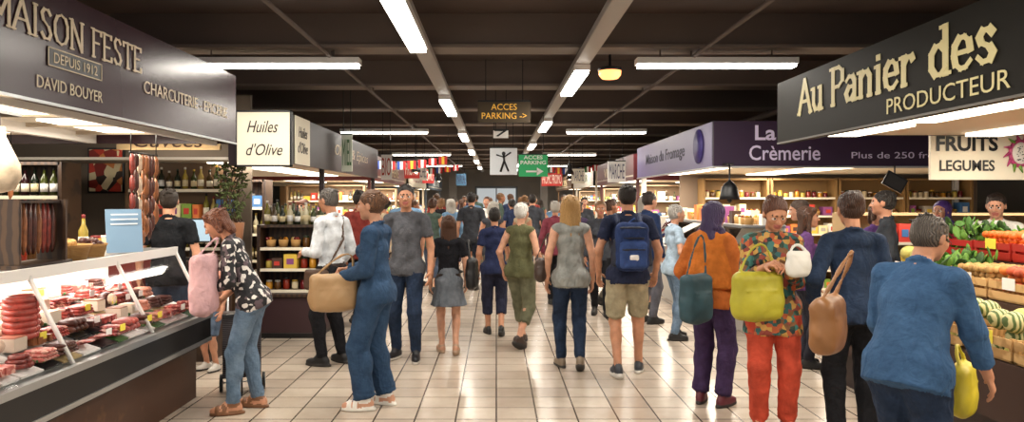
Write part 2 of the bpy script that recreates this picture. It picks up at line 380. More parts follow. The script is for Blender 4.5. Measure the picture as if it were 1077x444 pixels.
def person(name,x,y,yaw=0,H=1.7,sex='m',top='555555',bot='222233',shoe='1A1A1A',skin='C48F73',hair='short',hc='2A1A12',hc2=None,
           sleeve=1,leg='long',lean=0,head=(0,0),lh=None,rh=None,feet=((-.1,0,0),(.1,0,0)),fat=1.,q=1,curl=.35,extra=None,hem=.86,loose=0,topm=None,botm=None,lpole=None,rpole=None,
           ln=None,rn=None,drop=0,sandal=False,sole=None,glasses=False,tuck=False):
    fem=sex=='f'; sh=.158 if fem else .182; ln_=math.radians(lean); rt=A(1,0,0)
    up=nrm(A(0,math.sin(ln_),math.cos(ln_))); fw=A(0,math.cos(ln_),-math.sin(ln_)); pc=A(0,-math.sin(ln_)*.12,.94-drop)
    pt=lambda a,b,z: pc+rt*a+fw*b+up*(z-.94)
    hw=.155 if fem else .148; ww=.122 if fem else .136
    if tuck: hem=1.0
    hemc=((pt(0,0,hem),-up),)
    P=[cap(pt(0,0,.93),pt(0,0,1.09),hw*fat+.004,ww*fat,'top',.03,fw,.70*fat**.3,hemc),
       cap(pt(0,0,1.09),pt(0,.0,1.27),ww*fat,.148*(.93 if fem else 1.03)*fat,'top',.03,fw,.70*fat**.3),
       cap(pt(0,0,1.27),pt(0,-.005,1.38),.148*(.93 if fem else 1.03)*fat,.115,'top',.03,fw,.62),
       cap(pt(-sh+.02,-.01,1.415),pt(sh-.02,-.01,1.415),.052,.052,'top',.03),
       ell(pt(0,-.028,1.405),(.12,.062,.06),'top',.03,np.stack([rt,fw,up],1)),
       cap(pt(-.04,-.012,1.45),pt(-sh+.03,-.01,1.425),.04,.045,'top',.02),cap(pt(.04,-.012,1.45),pt(sh-.03,-.01,1.425),.04,.045,'top',.02),
       cap(pt(0,-.01,1.46),pt(0,.012,1.54),.054 if not fem else .046,.052 if not fem else .045,'skin',.015)]
    if not tuck:
        P.append(cap(pt(0,-.008,1.08),pt(0,-.016,hem),ww*fat+.004,.172*fat,'top',.03,fw,.84,hemc))
        P+= [ell(pt(s*.07,-.058,.93),(.10*fat,.095,.10),'top',.03,I3,hemc) for s in(-1,1)]
        P.append(cap(pt(-.09,.0,.92),pt(.09,0,.92),.108*fat,.108*fat,'top',.03,fw,.98,hemc))
    if sleeve>=.5:      # collar / neckline band
        cr=.013 if sleeve>=.9 else .009; nr=.064 if not fem else .060; pr=None
        for i in range(11):
            a=i*2*math.pi/10; qq=pt(nr*math.cos(a),-.004+nr*.95*math.sin(a),1.478-.022*math.sin(a))
            if pr is not None: P.append(cap(pr,qq,cr,cr,'top',.006))
            pr=qq
    if fem: P+=[ell(pt(s*.068,.078,1.265),(.068,.062,.066),'top',.03) for s in(-1,1)]
    if fat>1.1: P.append(ell(pt(0,.07*fat,1.08),(.13,.1,.13),'top',.04))
    hips=[pt(-.088,0,.91),pt(.088,0,.91)]
    P.append(cap(hips[0],hips[1],.095*fat,.095*fat,'bottom',.03,A(0,1,0),.95)); P+=[ell(pt(s*.07,-.055,.91),(.083*fat,.078,.09),'bottom',.03) for s in(-1,1)]
    if tuck:
        P.append(cap(pt(0,0,.93),pt(0,0,1.0),hw*fat+.004,hw*fat-.012,'bottom',.02,fw,.74,((pt(0,0,1.0),up),)))
        P.append(cap(pt(0,0,.985),pt(0,0,1.0),hw*fat-.002,hw*fat-.005,'belt',.004,fw,.74,((pt(0,0,1.012),up),(pt(0,0,.975),-up))))
    J={'pt':pt,'up':up,'fw':fw,'hips':hips}
    g0=(A(0,0,0),A(0,0,-1))
    for i,(fx,fy,lift) in enumerate(feet):
        h=hips[i]; an=A(fx,fy,.085+lift); kn,an=ik(h,an,.43,.415,A((-.12 if i==0 else .12),1,0))
        J['knee%d'%i]=kn; lo=loose
        lab='bottom'
        P.append(cap(h,kn,.080*fat,.054,'skin',.03)); P.append(cap(kn,an,.052,.036,'skin',.03)); m=kn+(an-kn)*.28
        P.append(ell(m+A(0,-.018,0),(.047,.05,.1),'skin',.03))
        if leg in('shorts','skirt'): P.append(ell(kn+A(0,.03,0),(.035,.03,.04),'skin',.02))
        c=lambda u: kn+(an-kn)*u
        if leg=='long':
            P.append(cap(h,kn,.094*fat+lo*.3,.068+lo*.6,lab,.03)); e=c(.93); P.append(cap(kn,e,.066+lo*.6,.050+lo,lab,.03,clips=((c(.96),nrm(an-kn)),)))
            P.append(ell(m+A(0,-.016,0),(.054+lo,.058+lo,.11),lab,.03))
            for w_ in(.8,.88): P.append(ell(c(w_)+A(0,-.004,0),(.056+lo,.058+lo,.016),lab,.01))
            P.append(ell(kn+A(0,-.01,0),(.066+lo*.5,.066+lo*.5,.02),lab,.02))
        elif leg=='capri':
            P.append(cap(h,kn,.098*fat,.078,lab,.03)); P.append(cap(kn,c(.5),.076,.070,lab,.03,clips=((c(.52),nrm(an-kn)),)))
        elif leg=='shorts':
            e=h+(kn-h)*.88; P.append(cap(h,e,.104*fat,.090,lab,.03,clips=((e,nrm(kn-h)),)))
            P.append(ell(h+(kn-h)*.55+A((-1 if i==0 else 1)*.075,0,0),(.03,.06,.075),lab,.01))
        fd=nrm(A((-.22 if i==0 else .22),1,0)); pitch=min(lift/.17,.9); fd=nrm(fd*math.cos(math.asin(pitch))+A(0,0,-pitch))
        fr=nrm(np.cross(fd,A(0,0,1))); fu=np.cross(fr,fd); R=np.stack([fr,fd,fu],1); fl='skin' if sandal else 'shoe'; so='shoe' if sandal else 'sole'
        P.append(ell(an+fd*.062-fu*.043,(.042,.122,.040),fl,.02,R,(g0,))); P.append(ell(an-fd*.028-fu*.035,(.037,.048,.050),fl,.02,R,(g0,)))
        P.append(ell(an+fd*.03-fu*.01,(.036,.06,.045),fl,.02,R,(g0,)))
        P.append(ell(an+fd*.045-fu*.075,(.047,.142,.055),so,.004,R,(g0,(an-fu*.062,fu))))
        if sandal:
            for o_ in(.12,.07): P.append(ell(an+fd*o_-fu*.045,(.048,.016,.048),'shoe',.004,R,(g0,)))
            P.append(ell(an-fd*.0-fu*.0,(.042,.047,.012),'shoe',.004,R))
    if leg=='skirt':
        P.append(cap(pt(0,0,1.0),A(0,0,.56),.135,.235,'bottom',.03,A(0,1,0),.85,((A(0,0,.62),A(0,0,-1)),)))
        for i in range(12):
            a=i*math.pi/6; P.append(cap(A(.12*math.cos(a),.1*math.sin(a),.92),A(.2*math.cos(a),.17*math.sin(a),.6),.02,.04,'bottom',.02,clips=((A(0,0,.62),A(0,0,-1)),)))
    if hem<.80: 
        P.append(cap(pt(0,0,1.02),pt(0,0,hem-.1),.14*fat,.215*fat,'top',.03,fw,.8,hemc))
    hands=[]
    for i,(tgt,sgn,pole,nn) in enumerate(((lh,-1,lpole,ln),(rh,1,rpole,rn))):
        s0=pt(sgn*sh,-.01,1.405)
        t=pt(*tgt) if tgt else s0+A(sgn*.07,.05,-.515)
        el,w=ik(s0,t,.285,.25,A(*pole) if pole else A(sgn*.5,-1,-.25))
        J['elbow%d'%i]=el; J['wrist%d'%i]=w
        P.append(cap(s0,el,.046,.038,'skin',.014)); P.append(cap(el,w,.039,.026,'skin',.014))
        ex=.014+loose*.5
        if sleeve>0:
            if sleeve<=.6:
                e=s0+(el-s0)*min(1,sleeve*1.2); P.append(cap(s0,e,.056+loose,.059+loose,'top',.012,clips=((e,nrm(el-s0)),)))
            else:
                P.append(cap(s0,el,.055+loose*.5,.052+ex*.4,'top',.014)); u=(sleeve-.5)*2*.97; e=el+(w-el)*u
                P.append(cap(el,e,.052+ex*.4,.037+ex*.4,'top',.014,clips=((e,nrm(w-el)),)))
                for t_ in(.82,.93,1.): P.append(ell(s0+(el-s0)*t_,(.052+ex*.3,.052+ex*.3,.018),'top',.012))
                if u>.75: P.append(ell(el+(w-el)*(u-.05),(.042+ex*.4,)*3,'top',.008,I3,((e,nrm(w-el)),)))
        else: P.append(ell(s0-A(sgn*.02,0,0),.05,'skin',.02))
        dn=nrm(w-el); n_=A(*nn) if nn else (A(-sgn,0,.0) if not tgt else A(-sgn*.6,0,-.8) )
        hands.append(handprims(w,dn,n_,curl))
    if extra: P+=extra(J)
    hy,hp=math.radians(head[0]),math.radians(-(head[1]+lean*.6))
    Rz=np.array([[math.cos(hy),-math.sin(hy),0],[math.sin(hy),math.cos(hy),0],[0,0,1]]); Rx=np.array([[1,0,0],[0,math.cos(hp),-math.sin(hp)],[0,math.sin(hp),math.cos(hp)]])
    R=Rz@Rx; hcn=pt(0,.012,1.515)+R@A(0,.02,.118)
    b=sdfmesh(P,.012 if q==1 else (.018 if q==2 else .026),.0034 if q<3 else .0025,random.random()*9,bias=.009)
    hd=sdfmesh(headprims(hcn,R,hair,fem,glasses),.005 if q==1 else (.008 if q==2 else .013))
    parts=[b,hd]
    for hpz in hands: 
        parts.append(sdfmesh(hpz,.0042 if q==1 else (.006 if q==2 else .01)))
    M={'top':topm or cloth(top),'bottom':botm or cloth(bot),'skin':skinm(skin),'shoe':mat(shoe,.5),'sole':mat(sole or '2A2624',.7),'belt':mat('2A1A12',.5),'frame':BLACK,'hair':hairm(hc,hc2),'eye':mat('D8CFC8',.3),'iris':mat('2A1C14',.2),'lip':mat('A35A50',.5)}
    M.update(getattr(extra,'mats',{}) if extra else {})
    ob=combine(parts,name,M,H/1.75,(x,y,0),math.radians(yaw))
    return ob,J
def bag(name,c,w,h,d,m,yaw=0,strap=None,strapm=None,res=.009):
    a=math.radians(yaw); R=np.array([[math.cos(a),-math.sin(a),0],[math.sin(a),math.cos(a),0],[0,0,1]]); c=A(*c)
    P=[rbx(c,(w/2,d/2,h/2),min(d*.45,.05),'bag',.03,R),ell(c+A(0,0,-h*.15),(w*.54,d*.6,h*.40),'bag',.03,R)]
    X=R[:,0]; Yv=R[:,1]; tl=c+X*(-w*.38)+A(0,0,h*.45); tr=c+X*(w*.38)+A(0,0,h*.45)
    top=A(*strap) if strap is not None else c+A(0,0,h*.95)
    prev=tl
    for i in range(1,9):
        u=i/8; p=(1-u)**2*tl+2*u*(1-u)*(2*top-(tl+tr)/2)+u*u*tr
        P.append(cap(prev,p,.009,.009,'strap',.005)); prev=p
    P.append(cap(tl,tr,.012,.012,'strap',.006))
    for s in(-1,1): P.append(cap(c+Yv*s*d*.5-X*w*.3+A(0,0,h*.12),c+Yv*s*d*.5+X*w*.3+A(0,0,h*.12),.007,.007,'strap',.004))
    V,Q,L=sdfmesh(P,res,.003,random.random()*5)
    V=V-c
    return combine([(V,Q,L)],name,{'bag':m,'strap':strapm or m},1,tuple(c))
# ------------------------------------------------------------------ room shell
mt,nt,b=base('floor_tile_material',.3)
tc=N(nt,'ShaderNodeTexCoord'); br=N(nt,'ShaderNodeTexBrick',Scale=1.0); br.offset=0
br.inputs['Brick Width'].default_value=.3; br.inputs['Row Height'].default_value=.3; br.inputs['Mortar Size'].default_value=.007; br.inputs['Mortar Smooth'].default_value=.2
br.inputs['Color1'].default_value=(*hexc('B5A697'),1); br.inputs['Color2'].default_value=(*hexc('CCBEAD'),1); br.inputs['Mortar'].default_value=(*hexc('574B40'),1)
nt.links.new(tc.outputs['Object'],br.inputs['Vector'])
no=N(nt,'ShaderNodeTexNoise',Scale=.9,Detail=8,Roughness=.7); nt.links.new(tc.outputs['Object'],no.inputs['Vector'])
mx=N(nt,'ShaderNodeMix',data_type='RGBA',blend_type='MULTIPLY'); mx.inputs[0].default_value=.5
r=N(nt,'ShaderNodeValToRGB'); r.color_ramp.elements[0].position=.32; r.color_ramp.elements[0].color=(.5,.46,.42,1); r.color_ramp.elements[1].position=.6; r.color_ramp.elements[1].color=(1,1,1,1)
nt.links.new(br.outputs['Color'],mx.inputs[6]); nt.links.new(no.outputs['Fac'],r.inputs[0]); nt.links.new(r.outputs[0],mx.inputs[7]); nt.links.new(mx.outputs[2],b.inputs['Base Color'])
mr=N(nt,'ShaderNodeMapRange'); mr.inputs[3].default_value=.12; mr.inputs[4].default_value=.34; nt.links.new(no.outputs['Fac'],mr.inputs[0]); nt.links.new(mr.outputs[0],b.inputs['Roughness'])
bp=N(nt,'ShaderNodeBump',Strength=.3,Distance=.004,invert=True); nt.links.new(br.outputs['Fac'],bp.inputs['Height']); nt.links.new(bp.outputs['Normal'],b.inputs['Normal'])
m=MB(); m.bx(-11,11,-3,38,-.1,0,mt); m.build('floor')
CEIL=mat('4A3C36',.8,bump=.2,bscale=4,var=.2,vscale=1); BEAM=mat('5E514A',.7)
m=MB(); m.bx(-11,11,-3,38,3.4,3.5,CEIL); m.build('ceiling')
PW=mat('9A958E',.8,var=.1,vscale=1)
m=MB(); m.bx(-11.1,-11,-3,38,0,3.4,mat('5A5652',.8)); m.build('wall_left')
m=MB(); m.bx(11,11.1,-3,38,0,3.4,mat('5A5652',.8)); m.build('wall_right')
m=MB(); m.bx(-11,11,38,38.1,0,3.4,PW); m.build('wall_back')
y=2.4
while y<37:
    m=MB(); m.bx(-10.95,10.95,y-.14,y+.14,3.1,3.4,BEAM); m.bx(-10.95,10.95,y-.17,y+.17,3.07,3.1,mat('74685F',.6)); m.build('ceiling_beam'); y+=2.37
TR=mat('A8A39D',.5,.2)
for X in (-.68,.87):
    m=MB(); m.bx(X-.07,X+.07,1,36,2.99,3.03,TR); m.bx(X-.075,X-.06,1,36,2.995,3.05,TR); m.bx(X+.06,X+.075,1,36,2.995,3.05,TR)
    for k in range(12): m.bx(X-.01,X+.01,2.4+2.37*k-.01,2.4+2.37*k+.01,3.03,3.068,TR)
    m.build('lighting_trunking')
for X in (-4.6,4.4,-1.6,1.9):
    m=MB(); m.tube([(X,1,3.0),(X,20,3.0),(X,37,3.0)],.05 if abs(X)>3 else .02,mat('5E524C',.5),10)
    for k in range(14): m.bx(X-.01,X+.01,2.39+2.37*k,2.41+2.37*k,3.0,3.068,BEAM)
    m.build('ceiling_pipe')
def fixture(x,y,along,L=1.65,z=2.9,pw=32):
    m=MB()
    dx,dy=(L/2,.08) if along=='x' else (.08,L/2)
    m.bx(-dx,dx,-dy,dy,.03,.088,WHITE)
    ex,ey=(dx-.02,dy-.012) if along=='x' else (dx-.012,dy-.02)
    m.bx(-ex,ex,-ey,ey,0,.03,TUBE)
    if along=='x':
        for s in (-1,1):
            px=s*L*.35; m.bx(px-.006,px+.006,-.006,.006,.088,.5,BEAM)
    o=m.build('fluorescent_light',loc=(x,y,z))
    lamp(o,(0,0,-.01),L if along=='x' else .14,.14 if along=='x' else L,pw,(1,.92,.81))
for k in range(-1,6): fixture(-.68,5.55+4.9*k,'y',1.7)
for k in range(-1,6): fixture(.87,8.25+4.9*k,'y',1.7)
for k in range(4):
    fixture(-2.17,7.1*(k+1),'x',1.7,2.9); fixture(2.13,7.1*(k+1),'x',1.55,2.9)
m=MB(); m.lathe((0,0,0),[(.02,-.05),(.08,-.045),(.11,-.01),(.115,.03)],mat('FFA860',.5,emit=2.2),16); m.lathe((0,0,.03),[(.12,0),(.12,.03),(.03,.05),(.012,.06),(.012,.49)],BLACK,16); m.build('dome_lamp',loc=(1.14,7.35,2.88))
# ------------------------------------------------------------------ goods generators
def bottle(m,c,h,r,mm,capm):
    m.lathe(c,[(r,0),(r,h*.58),(r*.4,h*.74),(r*.36,h*.93)],mm,9); m.lathe((c[0],c[1],c[2]+h*.9),[(r*.42,0),(r*.42,h*.1)],capm,8)
    m.lathe((c[0],c[1],c[2]+h*.15),[(r*1.03,0),(r*1.03,h*.28)],random.choice([CREAM,mat('D9C9A0',.6),WHITE]),9)
def jar(m,c,h,r,mm,capm):
    m.lathe(c,[(r*.95,0),(r,h*.1),(r,h*.75),(r*.8,h*.85)],mm,9); m.lathe((c[0],c[1],c[2]+h*.83),[(r*.86,0),(r*.86,h*.17)],capm,9)
OIL=[mat('7A7430',.15),mat('A08A3A',.15),mat('3A4220',.15),mat('20281C',.15),mat('B09A5A',.15),mat('4A3A22',.15),mat('C9BFA0',.2)]
WINE=[mat('141C12',.15),mat('1D2A16',.15),mat('2B1216',.15),mat('40461C',.15)]
JAM=[mat('8A2B1A',.2),mat('C58A2B',.2),mat('5A3A18',.2),mat('B8A24A',.2),mat('6B1A20',.2),mat('D9C8A4',.3)]
BOXC=[mat(c,.6) for c in('C23B2E','E3C04A','3D6BA0','EFEAE0','7A9A3E','D9783A','8A4A80','F2E2B0','4A3226','B8B0A4')]
CAPS=[mat(c,.4) for c in('C9A33A','7A1A1A','20301F','D8D4CC','141414')]
def goods(m,x0,x1,yc,z,d,kind):
    x=x0
    while x<x1-.04:
        k=random.choice(kind)
        if k=='oil': w=.085; bottle(m,(x+w/2,yc+random.uniform(-.02,.02),z),random.uniform(.22,.3),.034,random.choice(OIL),random.choice(CAPS))
        elif k=='wine': w=.09; bottle(m,(x+w/2,yc,z),.3,.037,random.choice(WINE),random.choice(CAPS))
        elif k=='jar': w=.095; jar(m,(x+w/2,yc,z),random.uniform(.1,.14),.041,random.choice(JAM),random.choice(CAPS))
        elif k=='box':
            w=random.uniform(.08,.2); h=random.uniform(.1,.24); m.box((x+w/2,yc,z+h/2),(w*.92,d*.6,h),random.choice(BOXC)); m.box((x+w/2,yc-d*.3-.002,z+h*.5),(w*.5,.004,h*.4),random.choice([CREAM,WHITE]+BOXC))
        else:
            w=.14; h=.09; m.lathe((x+w/2,yc,z),[(.05,0),(.062,h)],mat('B58A50',.8),10)
            for _ in range(7): m.ell((x+w/2+random.uniform(-.04,.04),yc+random.uniform(-.04,.04),z+h+.01),.022,random.choice(JAM),7,5)
        x+=w+.008
def shelf(name,loc,W,D,Hh,n,rz,kinds,frame=WOOD,back=True,z0=.0,lit=False):
    m=MB()
    for s in(-1,1): m.bx(s*W/2-.02,s*W/2+.02,-D/2,D/2,0,Hh,frame)
    if back: m.bx(-W/2,W/2,D/2-.02,D/2,0,Hh,frame)
    m.bx(-W/2,W/2,-D/2,D/2,Hh-.03,Hh,frame)
    step=(Hh-.05-z0)/n
    for i in range(n):
        z=z0+.03+i*step; m.bx(-W/2,W/2,-D/2,D/2,z-.025,z,frame)
        goods(m,-W/2+.04,W/2-.04,-D*.12,z,D,kinds[i%len(kinds)])
        m.bx(-W/2+.02,W/2-.02,-D/2-.006,-D/2,z-.03,z+.005,CREAM)
    o=m.build(name,loc=loc,rz=rz)
    if lit: lamp(o,(0,-D/2-.15,Hh+.05),W,.1,lit,rot=(.5,0,0))
    return o
# ------------------------------------------------------------------ charcuterie stall (left foreground)
PUR=mat('3A262E',.24,name='fascia_purple_brown',spec=.3)
m=MB(); m.bx(-2.40,-2.34,.6,6.58,2.12,2.73,PUR); m.bx(-5.6,-2.40,6.52,6.58,2.12,2.73,PUR)
m.bx(-2.33,-2.345,.6,6.58,2.115,2.13,STEEL)
m.bx(-5.6,-2.40,.6,6.52,2.20,2.23,mat('E5DDCE',.6))
for k in range(4): m.bx(-3.3,-2.75,1.2+1.35*k,2.2+1.35*k,2.185,2.2,LPANEL); m.bx(-4.7,-4.1,1.2+1.35*k,2.2+1.35*k,2.185,2.2,LPANEL)
m.bx(-3.62,-3.55,.6,6.5,2.12,2.2,WHITE); m.bx(-2.52,-2.48,.6,6.5,2.1,2.2,WHITE)
for k in range(9): m.bx(-5.5,-2.45,.9+.66*k,.93+.66*k,2.17,2.2,mat('A89A88',.6))
for yy in (.7,6.45): m.bx(-5.55,-5.45,yy-.05,yy+.05,0,2.2,WHITE)
o=m.build('charcuterie_stall_canopy')
GOLD=mat('D6C6AA',.5)
serif('MAISON FESTE',o,(-2.334,4.1,2.53),RL,GOLD,1.46,.16,.1)
txt('DAVID BOUYER',o,(-2.334,4.03,2.225),RL,GOLD,.62,.065)
txt('CHARCUTERIE - EPICERIE',o,(-2.334,5.6,2.37),RL,GOLD,1.5,.085)
mm=MB(); mm.bx(-2.34,-2.334,3.81,4.33,2.32,2.42,BLACK)
for (a,b_,c,d) in ((3.81,4.33,2.32,2.326),(3.81,4.33,2.414,2.42),(3.81,3.816,2.32,2.42),(4.324,4.33,2.32,2.42)): mm.bx(-2.334,-2.331,a,b_,c,d,GOLD)
mm.build('sign_plate',parent=o); txt('DEPUIS 1912',o,(-2.332,4.07,2.37),RL,GOLD,.42,.055)
for k in range(4): lamp(o,(-3.0,1.7+1.35*k,2.165),.5,.9,21,(1,.9,.76))
lamp(o,(-4.4,4,2.165),.5,3,36,(1,.88,.72))
# counter
m=MB(); Y0,Y1=.8,6.0
m.bx(-3.3,-2.46,Y0,Y1,0,.42,BROWNW); m.bx(-3.3,-2.42,Y0,Y1,.42,.66,BLACK); m.bx(-2.42,-2.34,Y0,Y1,.50,.66,BLACK)
m.bx(-2.46,-2.325,Y0,Y1+.01,.66,.70,STEEL); m.bx(-2.345,-2.33,Y0,Y1,.47,.50,STEEL)
R=Matrix.Rotation(math.atan2(.24,.75),3,'Y')
m.box((-2.81,(Y0+Y1)/2,.82),(.80,Y1-Y0,.03),WHITE,R=R)
m.bx(-3.22,-3.18,Y0,Y1,.42,1.2,WHITE)
m.bx(-3.22,-2.62,Y0,Y1,1.19,1.225,STEEL); m.bx(-2.63,-2.61,Y0,Y1,1.17,1.235,WHITE)
m.bx(-3.1,-2.9,Y0+.1,Y1-.1,1.165,1.188,LPANEL)
for yy in (.82,2.1,3.1,4.1,5.05,5.98):
    m.tube([(-2.37,yy,.70),(-2.50,yy,.95),(-2.62,yy,1.19)],.014,WHITE,8)
m.add([(-2.36,Y0,.7),(-3.2,Y0,.7),(-3.2,Y0,1.19),(-2.62,Y0,1.19)],[(0,1,2,3)],GLASS)
m.add([(-2.36,Y0,.70),(-2.36,Y1,.70),(-2.615,Y1,1.18),(-2.615,Y0,1.18)],[(0,1,2,3)],GLASS)
m.add([(-2.36,Y1+.005,.68),(-2.62,Y1+.005,1.18),(-3.22,Y1+.005,1.18),(-3.22,Y1+.005,.68)],[(0,1,2,3)],GLASS)
o=m.build('refrigerated_display_counter')
lamp(o,(-2.95,(Y0+Y1)/2,1.155),.1,Y1-Y0-.3,26,(1,.93,.9))
def meat(n,a,b,s): return pat(n,[a,a,b,a,b],s,.35)
M1=mat('7A3028',.3,var=.45,vscale=30); M2=mat('A84A40',.3,var=.4,vscale=25); M3=mat('4A2218',.4,var=.4,vscale=30); M4=meat('sliced_ham','C06A60','DBAA9A',60); M5=mat('C0806A',.35,var=.3,vscale=20); M6=mat('8A5430',.5,var=.4,vscale=20); PAR=mat('2F5A1E',.7,var=.4,vscale=30)
MRB=pat('marbled_meat',['8A2E2A','A8443C','8A2E2A','D8A090','6E221E','B04A40'],45,.3); M7=mat('D9C0A8',.5,var=.3,vscale=20)
MEATS=[M1,M2,M3,M4,M5,M6,MRB,MRB,M7,M3]
m=MB(); zd=lambda x: .835+(-x-2.81)*.32
y=1.0
while y<5.9:
    w=random.uniform(.13,.22)
    for x,dw in((-2.47,.16),(-2.63,.15),(-2.79,.15),(-2.95,.15),(-3.09,.12)):
        if y+w>5.95: continue
        z=zd(x)+.005; k=random.choice(['coil','ham','slab','links','slices','pate','links','salami','slab']); mm=random.choice(MEATS)
        m.box((x,y+w/2,z+.008),(dw*.95,w*.94,.012),random.choice([WHITE,WHITE,STEEL,BLACK,mat('2F5A1E',.7),mat('B8A070',.7)]),R=R)
        z+=.018; cy=y+w/2
        if k=='coil':
            for lv in range(3):
                P=[(x+math.cos(t*.5)*(.055-.010*lv),cy+math.sin(t*.5)*(.065-.012*lv),z+.014+lv*.022) for t in range(13)]
                m.tube(P,.014,mm,7)
        elif k=='ham': m.ell((x,cy,z+.05),(dw*.42,w*.42,.06),mm,12,8); m.ell((x+.03,cy,z+.055),(dw*.3,w*.34,.045),M7,10,6)
        elif k=='slab':
            for q_ in range(4): m.box((x+random.uniform(-.01,.01),cy+(q_-1.5)*w*.22,z+.025),(dw*.8,w*.18,.04),mm,random.uniform(-.15,.15))
        elif k in('links','salami'):
            r_=.012 if k=='links' else .022; nn=int(w/(r_*2.1))
            for lv in range(2 if k=='salami' else 3):
                for q_ in range(nn-lv): m.tube([(x-dw*.4,y+r_+(q_+lv*.5)*r_*2.1,z+r_+lv*r_*1.7),(x-dw*.3,y+r_+(q_+lv*.5)*r_*2.1,z+r_+lv*r_*1.7),(x+dw*.3,y+r_+(q_+lv*.5)*r_*2.1,z+r_+lv*r_*1.7),(x+dw*.4,y+r_+(q_+lv*.5)*r_*2.1,z+r_+lv*r_*1.7)],[r_*.4,r_,r_,r_*.4],mm,7)
        elif k=='slices':
            for q_ in range(10): m.lathe((x-dw*.3+q_*dw*.06,cy+random.uniform(-.03,.03),z+.004+q_*.003),[(.045,0),(.045,.003)],random.choice([M4,M2,MRB]),12)
        else: m.box((x,cy,z+.035),(dw*.7,w*.7,.07),mat('D8CBB8',.5)); m.box((x,cy,z+.072),(dw*.64,w*.64,.01),random.choice([M6,M5,M7]))
        if random.random()<.35:
            for _ in range(6): m.ell((x+random.uniform(-.06,.06),y+random.uniform(0,.02),z+.01),(.012,.012,.01),PAR,6,4)
        if random.random()<.5: m.box((x+dw*.42,cy,z+.05),(.004,.06,.042),random.choice([WHITE,WHITE,mat('E8D84A',.6)]))
    y+=w+.008
for i in range(7):
    P=[(-2.66+math.cos(t*.5)*.07,4.1+math.sin(t*.5)*.085,.86+i*.034) for t in range(14)]; m.tube(P,.02,M2,8)
m.build('charcuterie_assortment')
m=MB()
for k in range(9):
    for j in range(2):
        X=-2.72-.09*j; yy=4.12+.045*k
        m.tube([(X,yy,1.60),(X+.004,yy,1.50),(X,yy,1.36),(X,yy,1.30)],[.006,.017,.018,.006],random.choice([M3,M6,M1]),7)
m.bx(-2.83,-2.69,4.08,4.52,1.60,1.615,WOOD); m.bx(-2.84,-2.66,4.08,4.1,1.226,1.62,WOOD); m.bx(-2.84,-2.66,4.52,4.54,1.226,1.62,WOOD); m.bx(-2.86,-2.64,4.06,4.56,1.226,1.25,WOOD)
m.build('dried_sausage_rack')
def sausagerail(X,y0,y1,z,n,lengths,nm='hanging_sausages'):
    m=MB(); m.tube([(X,y0,z),(X,y1,z)],.008,BLACK,6)
    for yy in(y0+.02,y1-.02): m.tube([(X,yy,z),(X,yy,2.165)],.004,BLACK,5)
    for k in range(n):
        yy=y0+.03+(y1-y0-.06)*k/(n-1); L=random.choice(lengths); r_=random.uniform(.014,.022); mm=random.choice([M3,M1,M6,M7,M6,M3]); zz=z
        while zz>z-L:
            s_=random.uniform(.12,.2); m.tube([(X,yy,zz),(X+.006,yy,zz-s_*.25),(X+.006,yy,zz-s_*.75),(X,yy,zz-s_)],[.004,r_,r_,.004],mm,7); zz-=s_
    m.build(nm)
sausagerail(-2.78,5.55,6.0,1.98,8,[.35,.5,.6]); sausagerail(-3.9,5.2,5.9,2.05,11,[.2,.35])
m=MB(); R2=Matrix.Rotation(-.2,3,'Y'); m.box((0,0,.16),(.012,.24,.32),mat('7FA0BE',.5),R=R2)
for i in range(7): m.box((-.004+(i-3)*-.0064,0,.28-i*.035),(.002,.18,.01),mat('E8EEF2',.5),R=R2)
m.box((-.05,0,.085),(.01,.06,.15),mat('7FA0BE',.5),R=Matrix.Rotation(.3,3,'Y')); m.build('menu_card_stand',loc=(-2.72,5.35,1.232),rz=-.9)
def basket(name,loc,rx,ry,h,fill):
    m=MB(); W=wavem('wicker','8A6234','B98C52',40,.8,2,'Z')
    m.lathe((0,0,0),[(rx*.8,0),(rx,h),(rx*1.06,h),(rx*.95,h*.8),(rx*.78,.01)],W,18)
    for _ in range(22):
        a=random.uniform(0,6.28); q_=random.uniform(0,.75)*rx; m.ell((q_*math.cos(a),q_*math.sin(a),h*.85+random.uniform(0,.03)),random.uniform(.02,.035),random.choice(fill),8,6)
    return m.build(name,loc=loc)
basket('wicker_basket',(-2.80,4.78,1.226),.14,.12,.1,[mat('C9A060',.8,var=.3,vscale=20),mat('A87A3A',.8)])
basket('wicker_basket',(-2.80,5.06,1.226),.1,.1,.09,[M6,M3])
m=MB(); goods(m,-.3,.3,0,0,.15,['jar']); m.build('preserve_jars',loc=(-3.06,4.75,1.226),rz=math.pi/2)
m=MB(); goods(m,-.25,.25,0,0,.15,['jar','jar','oil']); m.build('preserve_jars',loc=(-3.06,5.6,1.226),rz=math.pi/2)
def ham(name,loc,s=1,mm=None):
    m=MB(); mm=mm or mat('C9B79E',.8,var=.3,vscale=14)
    m.lathe((0,0,-.42*s),[(.015*s,0),(.08*s,.02*s),(.115*s,.09*s),(.11*s,.17*s),(.07*s,.26*s),(.035*s,.34*s),(.03*s,.40*s)],mm,14)
    m.tube([(0,0,-.03),(0,0,0.0),(0,0,.06)],.006,BLACK,6); return m.build(name,loc=loc)
HB=mat('8A5A3A',.7,var=.4,vscale=14)
ham('hanging_ham',(-3.0,4.42,2.08)); ham('hanging_ham',(-3.05,4.05,2.08)); ham('hanging_ham',(-3.1,3.7,2.08),.9,HB)
for k in range(5): ham('hanging_ham',(-4.3,4.6+.33*k,2.08),.8,HB)
m=MB(); m.bx(-3.12,-2.98,3.55,4.6,2.14,2.16,BLACK); m.build('meat_hook_rail')
shelf('wine_shelf',(-5.05,7.55,0),1.3,.35,2.0,6,0,[['box'],['jar'],['wine'],['jar','oil'],['wine'],['wine']],lit=8)
